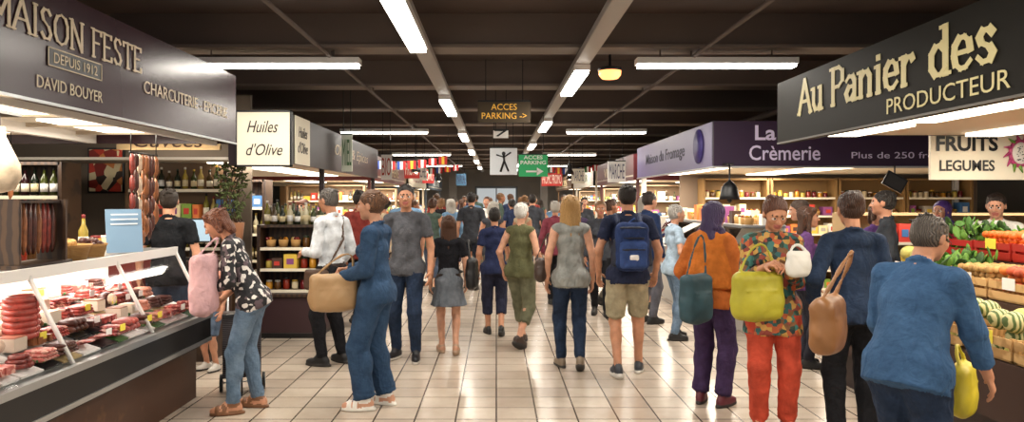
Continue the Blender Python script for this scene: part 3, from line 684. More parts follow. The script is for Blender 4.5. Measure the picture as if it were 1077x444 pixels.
m=MB(); m.bx(-8.9,-3.0,8.95,9.0,0,2.9,mat('6B5F52',.7)); m.build('stall_partition')
m=MB(); m.bx(-.6,.6,-.02,.02,0,.2,mat('C9AE84',.6)); o=m.build('cellar_sign',loc=(-3.8,8.5,2.2)); txt('Cuvées',o,(0,-.022,.1),RF,mat('3A2018',.6),.8,.15,shear=.2)
m=MB(); m.bx(-.22,.22,-.015,.015,0,.55,BLACK); m.bx(-.2,.2,-.02,-.015,.02,.53,pat('poster_print',['C8412F','E9D9B0','8A2A22','3A2A22','D98A4A'],9)); m.build('framed_poster',loc=(-4.75,8.92,1.7))
m=MB(); m.bx(-.3,.3,-.2,.2,0,1.0,mat('7A2A24',.5)); m.bx(-.32,.32,-.22,.22,1.0,1.04,WOOD); m.build('side_cabinet',loc=(-4.05,7.9,0)); basket('wicker_basket',(-4.05,7.9,1.041),.2,.2,.16,[M6,mat('C9A060',.8)])
shelf('olive_oil_wall_shelf',(-3.75,8.72,0),1.15,.3,2.1,6,0,[['box'],['jar'],['jar','oil'],['oil'],['oil','box'],['oil']],frame=mat('6A5138',.6),lit=8)
m=MB(); m.box((0,0,.3),(.03,.4,.25),BLACK); m.box((-.001,-.0,.3),(.034,.37,.22),mat('9FB8C8',.3,emit=.6)); m.box((0,0,.1),(.04,.05,.2),BLACK); m.box((0,0,.01),(.2,.25,.02),BLACK)
m.bx(-.3,.3,-.3,.3,-1.0,0,WOOD); m.build('cash_register',loc=(-3.15,7.6,1.0),rz=-1.57)
# ------------------------------------------------------------------ olive oil stall
DP=mat('2A2024',.4,spec=.3)
m=MB(); m.bx(-2.31,-2.25,8.1,13.9,2.02,2.56,DP)
m.bx(-2.95,-2.31,8.06,8.1,2.0,2.58,DP); m.bx(-6,-2.31,8.1,13.9,2.06,2.09,mat('CFC6B8',.6)); m.bx(-3.4,-2.9,8.6,13.4,2.045,2.06,LPANEL)
m.bx(-2.36,-2.30,13.8,13.88,0,2.06,DP); m.bx(-2.36,-2.30,9.75,9.81,0,2.06,DP)
o=m.build('olive_oil_stall_canopy'); lamp(o,(-3.1,11,2.03),.5,4.5,75,(1,.9,.76)); txt('Olives & Epices',o,(-2.246,11.5,2.3),RL,GOLD,2.6,.2,shear=.2)
m=MB(); m.bx(-2.84,-2.26,8.02,8.055,2.0,2.58,CREAM); m.bx(-2.245,-2.235,8.15,8.78,2.02,2.56,CREAM)
for a_,b_ in((-2.86,-2.84),(-2.26,-2.24)): m.bx(a_,b_,8.01,8.06,1.98,2.6,BLACK)
m.bx(-2.86,-2.24,8.01,8.06,1.98,2.0,BLACK); m.bx(-2.86,-2.24,8.01,8.06,2.58,2.6,BLACK)
o=m.build('olive_oil_sign'); DK=mat('2A1D18',.6)
txt('Huiles',o,(-2.56,8.015,2.42),RF,DK,.34,.13,shear=.35); txt("d'Olive",o,(-2.54,8.015,2.17),RF,DK,.40,.13,shear=.35); txt('Huiles\nd\'Olive',o,(-2.232,8.46,2.3),RL,DK,.42,.3,shear=.3)
m=MB(); m.bx(-2.80,-2.06,8.55,9.65,0,.06,BLACK); m.bx(-2.78,-2.05,8.55,9.65,.06,.48,mat('3A2428',.45)); m.bx(-2.82,-2.02,8.52,9.68,.48,.52,WOOD); m.build('display_plinth',bevel=.006)
shelf('jar_display_rack',(-2.43,8.82,.521),.76,.34,.80,3,0,[['jar'],['jar','jar','box'],['jar','basket']],z0=.0)
m=MB(); goods(m,-.36,.36,-.05,0,.3,['oil']); goods(m,-.36,.36,.08,0,.3,['oil']); m.build('olive_oil_bottles',loc=(-2.43,8.82,1.322))
m=MB(); m.bx(-3.0,-2.3,10.4,13.6,0,1.0,WOOD); m.bx(-3.02,-2.28,10.4,13.6,1.0,1.04,BROWNW)
m.build('stall_counter')
m=MB()
for j in range(3): goods(m,-1.45,1.5,-.2+.2*j,.0,.2,['jar','oil','box','basket'])
m.build('counter_goods',loc=(-2.65,12.0,1.041),rz=math.pi/2)
shelf('jar_display_rack',(-3.75,10.4,0),1.0,.35,1.9,5,0,[['jar'],['box'],['jar','oil'],['oil','box'],['box']],lit=7)
m=MB(); LEAF=mat('4F5A2E',.7)
for k in range(9):
    P=[Vector((-3.0+random.uniform(-.1,.12),8.3+random.uniform(-.08,.08),1.35))]
    for j in range(6): P.append(P[-1]+Vector((random.uniform(-.07,.06),random.uniform(-.03,.01),.105)))
    m.tube(P,[.006]*7,WOOD,5)
    for p in P[1:]:
        for _ in range(5): m.ell(p+Vector((random.uniform(-.07,.07),random.uniform(-.04,.04),random.uniform(-.04,.04))),(.03,.006,.011),LEAF,6,4,R=Matrix.Rotation(random.uniform(-1.2,1.2),3,'Y'))
m.lathe((-3.0,8.3,1.0),[(.1,0),(.14,.36)],mat('8A5A3A',.8),14); m.bx(-3.14,-2.88,8.16,8.44,0,1.0,WOOD)
m.build('olive_branch_arrangement')
def hangsign(name,x,y,z0,z1,w,mm,text=None,tm=None,th=.03):
    m=MB(); h=z1-z0; m.box((0,0,0),(w,th,h),mm)
    m.box((0,-th/2+.002,h/2-.01),(w,.008,.02),BLACK)
    for s in(-1,1): m.bx(s*w*.35-.005,s*w*.35+.005,-.005,.005,h/2,3.4-(z0+z1)/2,BLACK)
    o=m.build(name,loc=(x,y,(z0+z1)/2))
    if text: txt(text,o,(0,-th/2-.002,0),RF,tm,w*.85,h*.68)
    return o
hangsign('hanging_stall_sign',-2.12,10.4,2.02,2.56,.15,mat('D9E0D0',.6),'MIEL',mat('3A6A3A',.6))
hangsign('hanging_stall_sign',-2.1,14.0,2.0,2.5,.2,WHITE,'BIO',mat('AA3322',.6))
BR=mat('46371F',.5); YE=mat('E8B040',.5,emit=.3)
hangsign('parking_direction_sign',.10,9.3,2.60,2.88,.67,BR,'ACCES\nPARKING ->',YE)
hangsign('aisle_number_sign',.06,9.75,2.44,2.56,.2,WHITE,'7',BLACK)
o=hangsign('white_banner',.12,12.1,2.03,2.49,.45,mat('DDE2E6',.6))
m=MB(); 
m.ell((0,-.02,.12),(.03,.006,.035),BLACK); m.tube([(0,-.02,.1),(.01,-.02,0),(-.05,-.02,-.18)],.018,BLACK); m.tube([(.01,-.02,0),(.08,-.02,-.17)],.016,BLACK); m.tube([(-.12,-.02,.1),(0,-.02,.06),(.12,-.02,.14)],.012,BLACK); m.build('figure_print',parent=o)
GR=mat('1E8A4E',.5,emit=.35)
o=hangsign('green_exit_sign',.61,12.1,2.0,2.38,.48,GR); txt('ACCES\nPARKING',o,(0,-.018,.085),RF,WHITE,.42,.15,bold=.02); 
m=MB(); m.bx(-.12,.08,-.022,-.016,-.12,-.09,WHITE); m.add([(.06,-.022,-.17),(.06,-.022,-.04),(.17,-.022,-.105)],[(0,2,1)],WHITE); m.build('arrow',parent=o)
def bunting(x0,x1,y,z,n):
    m=MB(); P=[(x0+(x1-x0)*i/16,y,z-.12*math.sin(math.pi*i/16)) for i in range(17)]; m.tube(P,.006,BLACK,5)
    for i in(0,16): m.tube([P[i],(P[i][0],y,3.4)],.003,BLACK,5)
    fl=[('2A4A9A','E8E6E2','C02A2A')]*2+[('C02A2A','E0B83A','C02A2A'),('2A6A3A','E8E6E2','C02A2A'),('C02A2A','E8E6E2','C02A2A')]
    for i in range(n):
        u=(i+.5)/n; px=x0+(x1-x0)*u; pz=z-.12*math.sin(math.pi*u); c=random.choice(fl)
        for j in range(3): m.box((px-.055+.055*j,y,pz-.09),(.055,.006,.16),mat(c[j],.7))
    m.build('flag_bunting')
bunting(-3.0,-.95,14.45,2.5,10); bunting(-3.0,-1.0,20.0,2.6,9); bunting(1.2,2.8,20.0,2.6,8)
# ------------------------------------------------------------------ fruit stall (right foreground)
DKG=mat('1C1A15',.6,name='fascia_dark',spec=.2)
m=MB(); m.bx(2.55,2.61,.6,6.64,2.12,2.67,DKG); m.bx(2.61,6.6,6.58,6.64,2.2,2.67,DKG); m.bx(2.61,6.6,.6,6.58,2.2,2.23,mat('DAD0BE',.6))
for k in range(5): m.bx(2.9,3.15,.9+1.15*k,1.8+1.15*k,2.17,2.2,LPANEL); m.bx(4.1,4.4,.9+1.15*k,1.8+1.15*k,2.17,2.2,LPANEL)
for yy in(.7,6.5): m.bx(6.5,6.58,yy-.04,yy+.04,0,2.2,WHITE)
m.bx(2.545,2.55,.6,6.64,2.12,2.135,mat('6A655E',.4))
o=m.build('fruit_stall_canopy'); CW=mat('E8DDA4',.5)
serif('Au Panier des',o,(2.546,4.93,2.47),RR,CW,2.45,.27,.14); txt('PRODUCTEUR',o,(2.546,4.2,2.225),RR,CW,1.15,.10)
lamp(o,(3.1,3.6,2.15),.3,5,55); lamp(o,(4.3,3.6,2.15),.4,5,65)
m=MB(); m.bx(0,1.02,0,.03,0,.46,mat('EDE6D2',.6))
m.ell((.80,-.01,.24),(.10,.03,.13),mat('B8447A',.5),14,8); m.ell((.80,-.03,.24),(.078,.02,.10),WHITE,14,8)
for a in range(12): 
    t=a*.524; m.tube([(.80+.09*math.cos(t),-.015,.24+.11*math.sin(t)),(.80+.15*math.cos(t+.2),-.015,.24+.18*math.sin(t+.2))],[.018,.004],random.choice([mat('6A9A3A',.6),mat('B8447A',.5)]),5)
for _ in range(26): m.ell((.80+random.uniform(-.05,.05),-.05,.24+random.uniform(-.07,.07)),.005,BLACK,5,4)
m.bx(.05,.06,.01,.02,.46,.5,BLACK)
o=m.build('fruit_banner',loc=(3.95,6.66,1.80)); 
txt('FRUITS',o,(.33,-.006,.33),RF,BLACK,.56,.14,bold=.03); txt('LEGUMES',o,(.33,-.006,.13),RF,mat('3A3A3A',.6),.5,.1,bold=.02)
m=MB()
m.bx(3.05,5.0,1.5,6.45,0,.30,mat('2A1A14',.6)); m.bx(2.98,3.42,1.5,6.45,.30,.66,mat('3B241A',.6)); m.bx(3.42,3.9,1.5,6.45,.30,.92,mat('3B241A',.6)); m.bx(3.9,4.4,1.5,6.45,.30,1.14,mat('3B241A',.6))
m.build('tiered_fruit_display')
def crate(m,c,w,d,h,mm):
    x,y,z=c
    for s in(-1,1):
        for q_ in(.28,.78):
            m.box((x+s*w/2,y,z+h*q_),(.012,d,h*.36),mm); m.box((x,y+s*d/2,z+h*q_),(w,.012,h*.36),mm)
        for t in(-1,1): m.box((x+s*(w/2-.012),y+t*(d/2-.012),z+h/2),(.024,.024,h),mm)
    m.box((x,y,z+.008),(w,d,.012),mm)
MEL=wavem('melon_skin','4E6230','C2BA86',13,.6,2.5,'X',.35,.6,bump=.3); MEL2=mat('B8B25E',.6,var=.25,vscale=14,bump=.3,bscale=40)
FR={'melon':[MEL,MEL,MEL2],'peach':[mat('C9702E',.6,var=.4,vscale=12),mat('B04A2A',.6,var=.4,vscale=12)],'tomato':[mat('B81E14',.25),mat('C9301A',.25)],'lemon':[mat('D8B82A',.4)],'apple':[mat('7F9A2A',.3,var=.3,vscale=10),mat('9A8A3A',.3,var=.3,vscale=10)],'plum':[mat('3A1E3A',.4)],'apricot':[mat('D8862A',.6)],'carrot':[mat('D9661E',.5)],'mush':[mat('C9B08A',.8,var=.3,vscale=20)],'potato':[mat('A8844E',.8,var=.3,vscale=20)]}
RED=mat('A3241E',.4)
m=MB()
def fillcrate(c,w,d,h,kind,cm):
    crate(m,c,w,d,h,cm)
    r_={'melon':.07,'peach':.036,'tomato':.036,'lemon':.033,'apple':.038,'plum':.025,'apricot':.026,'carrot':.03}.get(kind,.03)
    if kind=='herb':
        for _ in range(110):
            px,py=c[0]+random.uniform(-w,w)*.48,c[1]+random.uniform(-d,d)*.48; zz=c[2]+h*.6+random.uniform(0,.2)
            m.ell((px,py,zz),(random.uniform(.02,.045),.008,random.uniform(.03,.07)),random.choice([mat('3F6A22',.6),mat('5E8A30',.6),mat('2C4A1C',.6)]),6,4,R=Matrix.Rotation(random.uniform(-3,3),3,'Z')@Matrix.Rotation(random.uniform(-1,1),3,'X'))
        return
    nx=max(1,int((w-.03)/(r_*2.02))); ny=max(1,int((d-.03)/(r_*2.02)))
    for lv in range(3):
        for i in range(nx-lv%2):
            for j in range(ny-lv%2):
                zz=c[2]+max(.02,h-r_*(1.2 if kind!='melon' else 1.8))+r_*.2+lv*r_*1.4; j_=r_*.12
                m.ell((c[0]-w/2+.015+r_*(1+lv%2)+i*r_*2.02+random.uniform(-j_,j_),c[1]-d/2+.015+r_*(1+lv%2)+j*r_*2.02+random.uniform(-j_,j_),zz+random.uniform(-j_,j_)),(r_,r_*random.uniform(.9,1.05),r_*.93),random.choice(FR[kind]),12 if kind=='melon' else 9,8 if kind=='melon' else 6,R=Matrix.Rotation(random.uniform(-.8,.8),3,'Y'))
    m.box((c[0]-w/2-.012,c[1],c[2]+h*.9),(.004,.12,.08),random.choice([WHITE,mat('E8D84A',.6)]))
yy=1.8; k=0
seq1=['melon','peach','melon','apricot','melon','melon','melon','melon','melon','peach','carrot']; seq2=['plum','tomato','herb','peach','melon','melon','melon','peach','potato','herb','melon']; seq3=['tomato','herb','lemon','mush','herb','apple','herb','peach','mush','carrot','herb']
while yy<6.3:
    fillcrate((3.2,yy,.665),.40,.42,.14,seq1[k],CRATEW); fillcrate((3.66,yy,.925),.42,.42,.14,seq2[k],CRATEW if k%3 else RED); fillcrate((4.15,yy,1.145),.44,.42,.14,seq3[k],RED)
    yy+=.445; k+=1
m.build('fruit_and_vegetable_crates')
# ------------------------------------------------------------------ creamery stall
VI=mat('38283F',.5,name='fascia_violet',spec=.3)
m=MB(); m.bx(2.6,2.66,8.8,13.5,2.0,2.56,mat('75699A',.4)); m.bx(2.6,8.5,8.76,8.82,2.0,2.56,VI); m.bx(2.66,8.5,8.82,13.5,2.08,2.11,mat('DAD0BE',.6))
m.bx(2.9,3.3,9.2,13.2,2.06,2.08,LPANEL); m.bx(4.5,5.0,9.2,13.2,2.06,2.08,LPANEL)
m.bx(2.59,2.60,8.75,13.5,2.0,2.02,STEEL); m.bx(2.6,8.5,8.75,8.76,2.0,2.02,STEEL)
for X,Y in((8.4,8.9),(8.4,13.4),(2.7,13.4)): m.bx(X-.04,X+.04,Y-.04,Y+.04,0,2.08,WHITE)
o=m.build('creamery_stall_canopy'); LIL=mat('DCD2F0',.5)
txt('La',o,(3.22,8.757,2.42),RF,LIL,.25,.18,bold=.02); txt('Crèmerie',o,(3.45,8.757,2.18),RF,LIL,.85,.18,bold=.01); txt('Plus de 250 fromages',o,(4.95,8.757,2.14),RF,LIL,1.4,.1)
txt('Maison du Fromage',o,(2.596,11.4,2.28),RR,mat('2A1E48',.5),2.6,.22,bold=.01)
mm=MB(); mm.lathe((2.595,9.4,2.3),[(.22,0),(.22,.012)],mat('4A3F86',.5),24,R=Matrix.Rotation(-math.pi/2,3,'Y')); mm.build('round_logo',parent=o)
lamp(o,(3.1,11.2,2.04),.4,4,75); lamp(o,(4.8,11.2,2.04),.6,4,100)
m=MB(); m.bx(2.8,3.6,9.1,13.1,0,.8,mat('C9C4BC',.5)); m.bx(2.78,3.6,9.1,13.1,.8,.86,STEEL); m.bx(3.05,3.6,9.1,13.1,1.26,1.3,STEEL); m.bx(3.56,3.6,9.1,13.1,.86,1.26,WHITE)
m.add([(2.8,9.1,.86),(2.8,13.1,.86),(3.06,13.1,1.28),(3.06,9.1,1.28)],[(0,1,2,3)],GLASS); m.add([(2.8,9.1,.86),(3.06,9.1,1.28),(3.58,9.1,1.28),(3.58,9.1,.86)],[(0,1,2,3)],GLASS)
m.build('cheese_display_case')
m=MB(); CH=[mat('E8C95A',.5),mat('EFE2B8',.6),mat('D9A13A',.5),mat('F2EDDE',.6),mat('B5763A',.6)]
for i in range(16):
    for j in range(2):
        cx=3.05+.27*j; cy=9.3+.235*i; h=random.uniform(.07,.15); c_=random.choice(CH); m.lathe((cx,cy,.861),[(.1,0),(.105,h*.2),(.105,h*.8),(.1,h)],c_,14)
        m.lathe((cx,cy,.861+h),[(.07,0),(.07,random.uniform(.03,.09))],random.choice(CH),12)
m.build('cheese_wheels')
m=MB()
for j in range(2): goods(m,-1.9,1.9,-.1+.2*j,0,.2,['box','jar','basket'])
m.build('counter_goods',loc=(3.3,11.1,1.301),rz=math.pi/2)
m=MB(); m.bx(3.4,8.9,13.55,13.6,0,2.9,mat('8A7868',.7)); m.build('stall_partition')
for i in range(4): shelf('creamery_wall_shelf',(4.3+1.22*i,13.3,0),1.15,.35,2.0,6,0,[['box'],['box','jar'],['jar','box'],['box'],['basket','box'],['jar']],frame=mat('8E6E42',.6))
for i in range(3): shelf('island_shelf',(5.0+1.25*i,9.4,0),1.15,.4,1.45,4,0,[['box'],['box','jar'],['jar','box'],['basket','box']],frame=mat('9A8058',.6),lit=5)
def pendant(x,y,z,mm=BLACK,top=3.4):
    m=MB(); m.lathe((0,0,0),[(.10,0),(.095,.06),(.06,.12),(.05,.18),(.06,.2),(.02,.26),(.008,.28),(.008,top-z)],mm,14); m.ell((0,0,.02),.045,WARM,8,6)
    m.build('pendant_lamp',loc=(x,y,z))
m=MB(); m.lathe((0,0,0),[(.12,0),(.11,.05),(.09,.14),(.06,.19),(.02,.22),(.01,.24),(.01,.41)],BLACK,14); m.ell((0,0,-.005),.03,BLACK,8,6); m.bx(-.04,.04,-.04,.14,.41,.43,BLACK); m.build('hanging_cow_bell',loc=(2.74,8.6,1.62))
m=MB(); m.box((0,0,0),(.26,.02,.18),BLACK,R=Matrix.Rotation(.5,3,'Y')); m.box((0,-.012,0),(.22,.004,.14),mat('3A3A3A',.6),R=Matrix.Rotation(.5,3,'Y')); m.bx(-.006,.006,-.006,.006,0.04,.2,BLACK); m.build('chalkboard_sign',loc=(4.75,8.73,1.83))
# ------------------------------------------------------------------ farther stalls
def farstall(side,y0,y1,fc,bandc,word,tc_):
    X=2.45*side if side<0 else 2.7; m=MB(); fm=mat(fc,.4)
    xo=X+side*4.5
    m.bx(min(X,X+side*.06),max(X,X+side*.06),y0,y1,2.0,2.52,fm); m.bx(min(X,xo),max(X,xo),y0,y0+.06,2.0,2.52,fm)
    m.bx(min(X,xo),max(X,xo),y0+.06,y1,2.08,2.11,mat('DAD0BE',.6)); xa=X+side*.5; xb=X+side*.9
    m.bx(min(xa,xb),max(xa,xb),y0+.4,y1-.4,2.06,2.08,LPANEL); xa=X+side*2; xb=X+side*2.5; m.bx(min(xa,xb),max(xa,xb),y0+.4,y1-.4,2.06,2.08,LPANEL)
    for yy in(y0+.1,y1-.1): m.bx(X+side*.1-.03,X+side*.1+.03,yy-.03,yy+.03,0,2.08,fm)
    o=m.build('market_stall_canopy'); lamp(o,(X+side*1.2,(y0+y1)/2,2.03),1.2,y1-y0-1,175)
    tm=mat(tc_,.5); txt(word,o,(X-side*.004,(y0+y1)/2,2.26),RL if side<0 else RR,tm,(y1-y0)*.5,.22)
    txt(word,o,(X+side*1.0,y0-.004,2.26),RF,tm,1.2,.2)
    m=MB(); xa=X+side*.15; xb=X+side*.85
    m.bx(min(xa,xb),max(xa,xb),y0+.3,y1-.3,0,.85,mat(bandc,.5)); m.bx(min(xa,xb),max(xa,xb),y0+.3,y1-.3,.85,.9,STEEL)
    for j in range(3):
        mm=MB(); goods(mm,-(y1-y0)/2+.4,(y1-y0)/2-.4,0,0,.2,['box','jar','basket','oil'] if j<2 else ['box','box','oil'])
        for i,v in enumerate(mm.v): mm.v[i]=(X+side*(.3+.2*j)-v[1]*1.0,(y0+y1)/2+v[0],.9+.12*j+v[2])
        m.bx(X+side*(.3+.2*j)-.1,X+side*(.3+.2*j)+.1,y0+.35,y1-.35,.9,.9+.12*j+.001,WHITE)
        o2=len(m.v); m.v+=mm.v
        for f,k_,s_ in zip(mm.f,mm.m,mm.s): m.f.append(tuple(q+o2 for q in f)); m.m.append(m.mi(mm.mats[k_])); m.s.append(s_)
    m.build('market_stall_counter')
    shelf('stall_back_shelf',(X+side*2.0,y1-.4,0),2.0,.3,2.0,5,0,[['box'],['box','jar'],['jar','oil'],['box'],['box','oil']],frame=mat('8A7358',.6))
    shelf('stall_side_shelf',(X+side*3.6,(y0+y1)/2,0),4.0,.3,2.0,5,-side*math.pi/2,[['box'],['box'],['jar','oil'],['box'],['box','oil']],frame=mat('8A7358',.6))
farstall(-1,14.6,19.6,'6A2A24','5A4A3A','BOUCHERIE','E8D8B0')
farstall(-1,20.4,25.6,'C9BFA8','7A3A2A','FLEURS','7A2A2A')
farstall(-1,26.4,33,'3A4A5A','8A8478','POISSONS','E8E8E0')
farstall(1,14.4,19.6,'5A2428','8A8478','VIANDES','E8D8B0')
farstall(1,20.4,25.6,'D8D2C6','5A6A4A','PRIMEUR','2A5A2A')
farstall(1,26.4,33,'6A4A2A','8A8478','EPICES','F0E0B0')
for (x,y,z,c) in((-1.9,16.5,2.1,'B02A22'),(-1.9,18.2,2.1,'E8E4DC'),(-2.0,21.5,2.1,'A82A2A'),(2.3,14.0,1.95,'EDEBE6'),(2.2,19.7,2.05,'D9D2C0'),(1.9,23,2.05,'B83028'),(1.6,23.1,2.05,'B83028'),(-1.2,25,2.1,'5A8AB0')):
    hangsign('hanging_banner',x,y,z,z+.42,.34,mat(c,.6),'PROMO' if c[0] in'BA' else 'MARCHE',mat('E8E0D0',.6) if c[0] in 'BA' else mat('4A4A6A',.6))
for (x,y) in((-1.7,15.5),(-1.9,19),(1.7,17),(2.1,21),(-1.8,23)): pendant(x,y,2.2)
m=MB(); m.bx(-1.1,1.1,37.9,37.98,0,2.3,mat('5A6066',.3)); m.bx(-1.0,-.03,37.86,37.9,.08,2.2,mat('C4CCD0',.2,emit=.5)); m.bx(.03,1.0,37.86,37.9,.08,2.2,mat('C4CCD0',.2,emit=.5)); m.build('door_1')
for X in(-2.0,2.2):
    m=MB(); m.bx(X-.16,X+.16,33.6,33.92,0,3.4,mat('6A6560',.7)); m.build('column')
# ------------------------------------------------------------------ people
DEN=denim('denim_cloth','20344E','3A5472'); DENL=denim('denim_light','4A6078','7A8EA2'); DEND=denim('denim_dark','161F2E','2C3C56')
def walk(d=.22,l=.0,r=.06): return ((-.08,d,l),(.08,-d,r))
person('woman',-.94,5.7,80,1.69,'f',topm=DEN,botm=DEN,hair='bun',hc='4A3020',hc2='6E4A2E',loose=.034,shoe='E6E2DA',lh=(-.10,.24,1.06),rh=(.10,.27,1.10),head=(0,6),feet=((-.09,.06,0),(.1,-.06,0)),curl=.9,fat=1.05,skin='C9967A',sandal=True)
bag('handbag',(-1.25,5.62,.91),.36,.28,.15,mat('A5845C',.5,bump=.3,bscale=20),yaw=20,strap=(-1.15,5.66,1.2))
person('woman',-1.92,5.62,95,1.60,'f',topm=pat('dark_floral_print',['15151A','15151A','DAD5CF','15151A','5A4A50','15151A'],34,fold=.4),botm=DENL,hair='bob',hc='5A2E1C',hc2='7A4528',lean=20,head=(0,18),sleeve=.8,lh=(-.12,.30,1.13),rh=(.14,.26,1.02),shoe='7A5236',feet=((-.1,.08,0),(.1,-.08,0)),skin='C08A6C',curl=.8,sandal=True)
bag('shoulder_bag',(-2.14,5.36,1.0),.26,.44,.12,mat('D2A8AC',.8,var=.18,vscale=6,fold=.6),yaw=80,strap=(-2.1,5.5,1.33))
person('man',-.91,7.4,172,1.77,'m',top='505156',botm=DEND,shoe='15151A',sole='C8C4BC',hair='short',hc='1E1612',sleeve=.5,head=(12,2),feet=((-.11,.04,0),(.12,-.08,0)),skin='B98466')
person('woman',-.5,7.7,8,1.45,'f',top='17171C',bot='6A7078',leg='skirt',hair='long',hc='3A2418',hc2='5A3824',sleeve=.5,feet=walk(.1,0,.03),shoe='A88A70',skin='C9967A',sandal=True,tuck=True)
bag('black_tote_bag',(-.25,7.55,.86),.22,.32,.1,BLACK,yaw=80,strap=(-.29,7.62,1.2))
def xstrap(J):
    pt=J['pt']; return [cap(pt(.12,-.03,1.47),pt(.02,-.135,1.25),.012,.012,'strap',.004),cap(pt(.02,-.135,1.25),pt(-.14,-.10,1.02),.012,.012,'strap',.004),cap(pt(-.14,-.1,1.02),pt(-.2,-.02,.9),.012,.012,'strap',.004),cap(pt(.12,-.03,1.47),pt(.02,.13,1.3),.012,.012,'strap',.004),
      rbx(pt(-.22,0,.86),(.05,.13,.10),.03,'strap',.01)]
xstrap.mats={'strap':mat('4A3426',.6)}
person('man',-1.62,7.2,62,1.73,'m',top='D5DADF',bot='17171B',shoe='121214',hair='short',hc='4A4440',hc2='6A645E',sleeve=1,head=(0,8),lh=(-.14,.22,1.12),rh=(.2,.12,.95),feet=((-.11,.02,0),(.11,-.05,0)),skin='B98466',fat=1.03,tuck=True,extra=xstrap)
person('woman',.27,8.1,-28,1.58,'f',top='5A5A3E',bot='6A6A54',leg='capri',hair='short',hc='D2CEC6',hc2='EEEAE4',sleeve=0,feet=walk(.22,0,.06),rh=(.24,.1,.98),lh=(-.22,-.02,.92),fat=1.1,skin='C9967A',shoe='3A2A22')
person('woman',-.02,8.75,5,1.52,'f',top='232A48',bot='26283A',leg='capri',hair='short',hc='1E1814',sleeve=.5,feet=walk(.12,0,.04),skin='B98466')
person('woman',.71,7.0,3,1.66,'f',top='8A8C88',botm=DEND,hair='long',hc='9A7444',hc2='C49A60',sleeve=0,feet=walk(.10,0,.04),shoe='7A6A58',skin='C9967A',lh=(-.24,.0,.90),head=(-12,0),hem=.84)
bag('shoulder_bag',(.42,7.02,.95),.1,.22,.22,mat('3A2A22',.5),yaw=0,strap=(.50,7.0,1.3))
def straps(J):
    pt=J['pt']; P=[]
    for s in(-1,1):
        P+=[cap(pt(s*.10,-.12,1.40),pt(s*.105,0,1.475),.018,.018,'strap',.005),cap(pt(s*.105,0,1.475),pt(s*.11,.10,1.38),.018,.018,'strap',.005),cap(pt(s*.11,.10,1.38),pt(s*.14,.03,1.12),.015,.012,'strap',.005)]
    return P
straps.mats={'strap':mat('1E2A4A',.7)}
person('man',1.21,6.75,-3,1.76,'m',top='22283E',bot='9A9076',leg='shorts',shoe='30343C',sole='C8C4BC',hair='short',hc='1E1612',sleeve=.5,feet=((-.10,-.10,.02),(.12,.14,0)),skin='B98466',extra=straps,lh=(-.26,.04,.93),rh=(.26,.06,.93))
c=A(1.21,6.53,1.20)
P=[rbx(c,(.15,.075,.22),.07,'a',.02),rbx(c+A(0,-.08,-.07),(.12,.035,.12),.035,'b',.006),cap(c+A(-.09,-.09,.08),c+A(.09,-.09,.08),.008,.008,'c',.004),cap(c+A(-.02,0,.22),c+A(.02,0,.25),.01,.01,'b',.005),cap(c+A(-.155,0,-.15),c+A(-.15,0,.05),.03,.02,'c',.006),cap(c+A(.155,0,-.15),c+A(.15,0,.05),.03,.02,'c',.006),
   cap(c+A(-.12,-.075,.17),c+A(.12,-.075,.17),.007,.007,'c',.003),cap(c+A(-.10,-.118,-.02),c+A(.10,-.118,-.02),.006,.006,'c',.003),rbx(c+A(0,-.118,-.09),(.035,.006,.02),.004,'w',.002)]
V,Q,L=sdfmesh(P,.007,.003); combine([(V-c,Q,L)],'backpack',{'a':cloth('26365E'),'b':cloth('34497A'),'c':mat('141A2C',.6),'w':WHITE},1,tuple(c))
person('woman',2.07,8.5,-80,1.56,'f',top='9FB3C4',botm=DENL,hair='short',hc='8A8680',hc2='B5B0A8',shoe='121214',sleeve=.5,rh=(.2,.2,1.1),lh=(-.12,.25,1.1),feet=((-.09,.05,0),(.1,-.05,0)))
person('man',1.98,9.6,-60,1.72,'m',top='223050',bot='5A5A62',hair='short',hc='2A1E18',sleeve=1,q=2,head=(0,8))
def shawl(J):
    pt=J['pt']
    L=[cap(pt(0,0,1.38),pt(0,-.0,1.10),.17,.235,'shawl',.02,J['fw'],.72,((pt(0,0,1.02),-J['up']),)),cap(pt(-.12,0,1.42),pt(.12,0,1.42),.07,.07,'shawl',.03),cap(pt(.1,.1,1.2),pt(.05,.16,.80),.09,.05,'shawl',.03)]
    for i in range(7):
        a=-.5+i*.7; L.append(cap(pt(.1*math.cos(a),.08*math.sin(a),1.42),pt(.23*math.cos(a+.4),.16*math.sin(a+.4),1.04),.02,.03,'shawl',.02,clips=((pt(0,0,1.02),-J['up']),)))
    return L
shawl.mats={'shawl':cloth('BE6C2A')}
person('woman',1.70,5.78,-40,1.60,'f',top='B0602A',bot='3A2A4A',hair='scarf',hc='32244A',hc2='443260',shoe='5A1E2A',extra=shawl,lh=(-.22,.12,.98),rh=(.18,.22,1.05),head=(-10,10),loose=.02,hem=.86,skin='A87458')
bag('shoulder_bag',(1.50,5.50,.88),.26,.36,.14,mat('264650',.6,bump=.3,bscale=14,var=.3),yaw=30,strap=(1.56,5.58,1.35))
PR=pat('tunic_print',['2A5A5A','B0562E','C0944A','2A4034','8A3A2E','3A7068','7A5230','1E2E2C'],30,fold=.5)
person('woman',1.93,5.12,168,1.65,'f',topm=PR,bot='B04430',hair='updo',hc='4A2A1E',hc2='6A3E28',shoe='7A3A20',hem=.74,head=(8,24),lh=(-.06,.24,1.22),rh=(.08,.26,1.24),sleeve=.85,loose=.015,skin='BE8768',curl=.9,fat=1.1,feet=((-.1,.0,0),(.1,.03,0)),sandal=True)
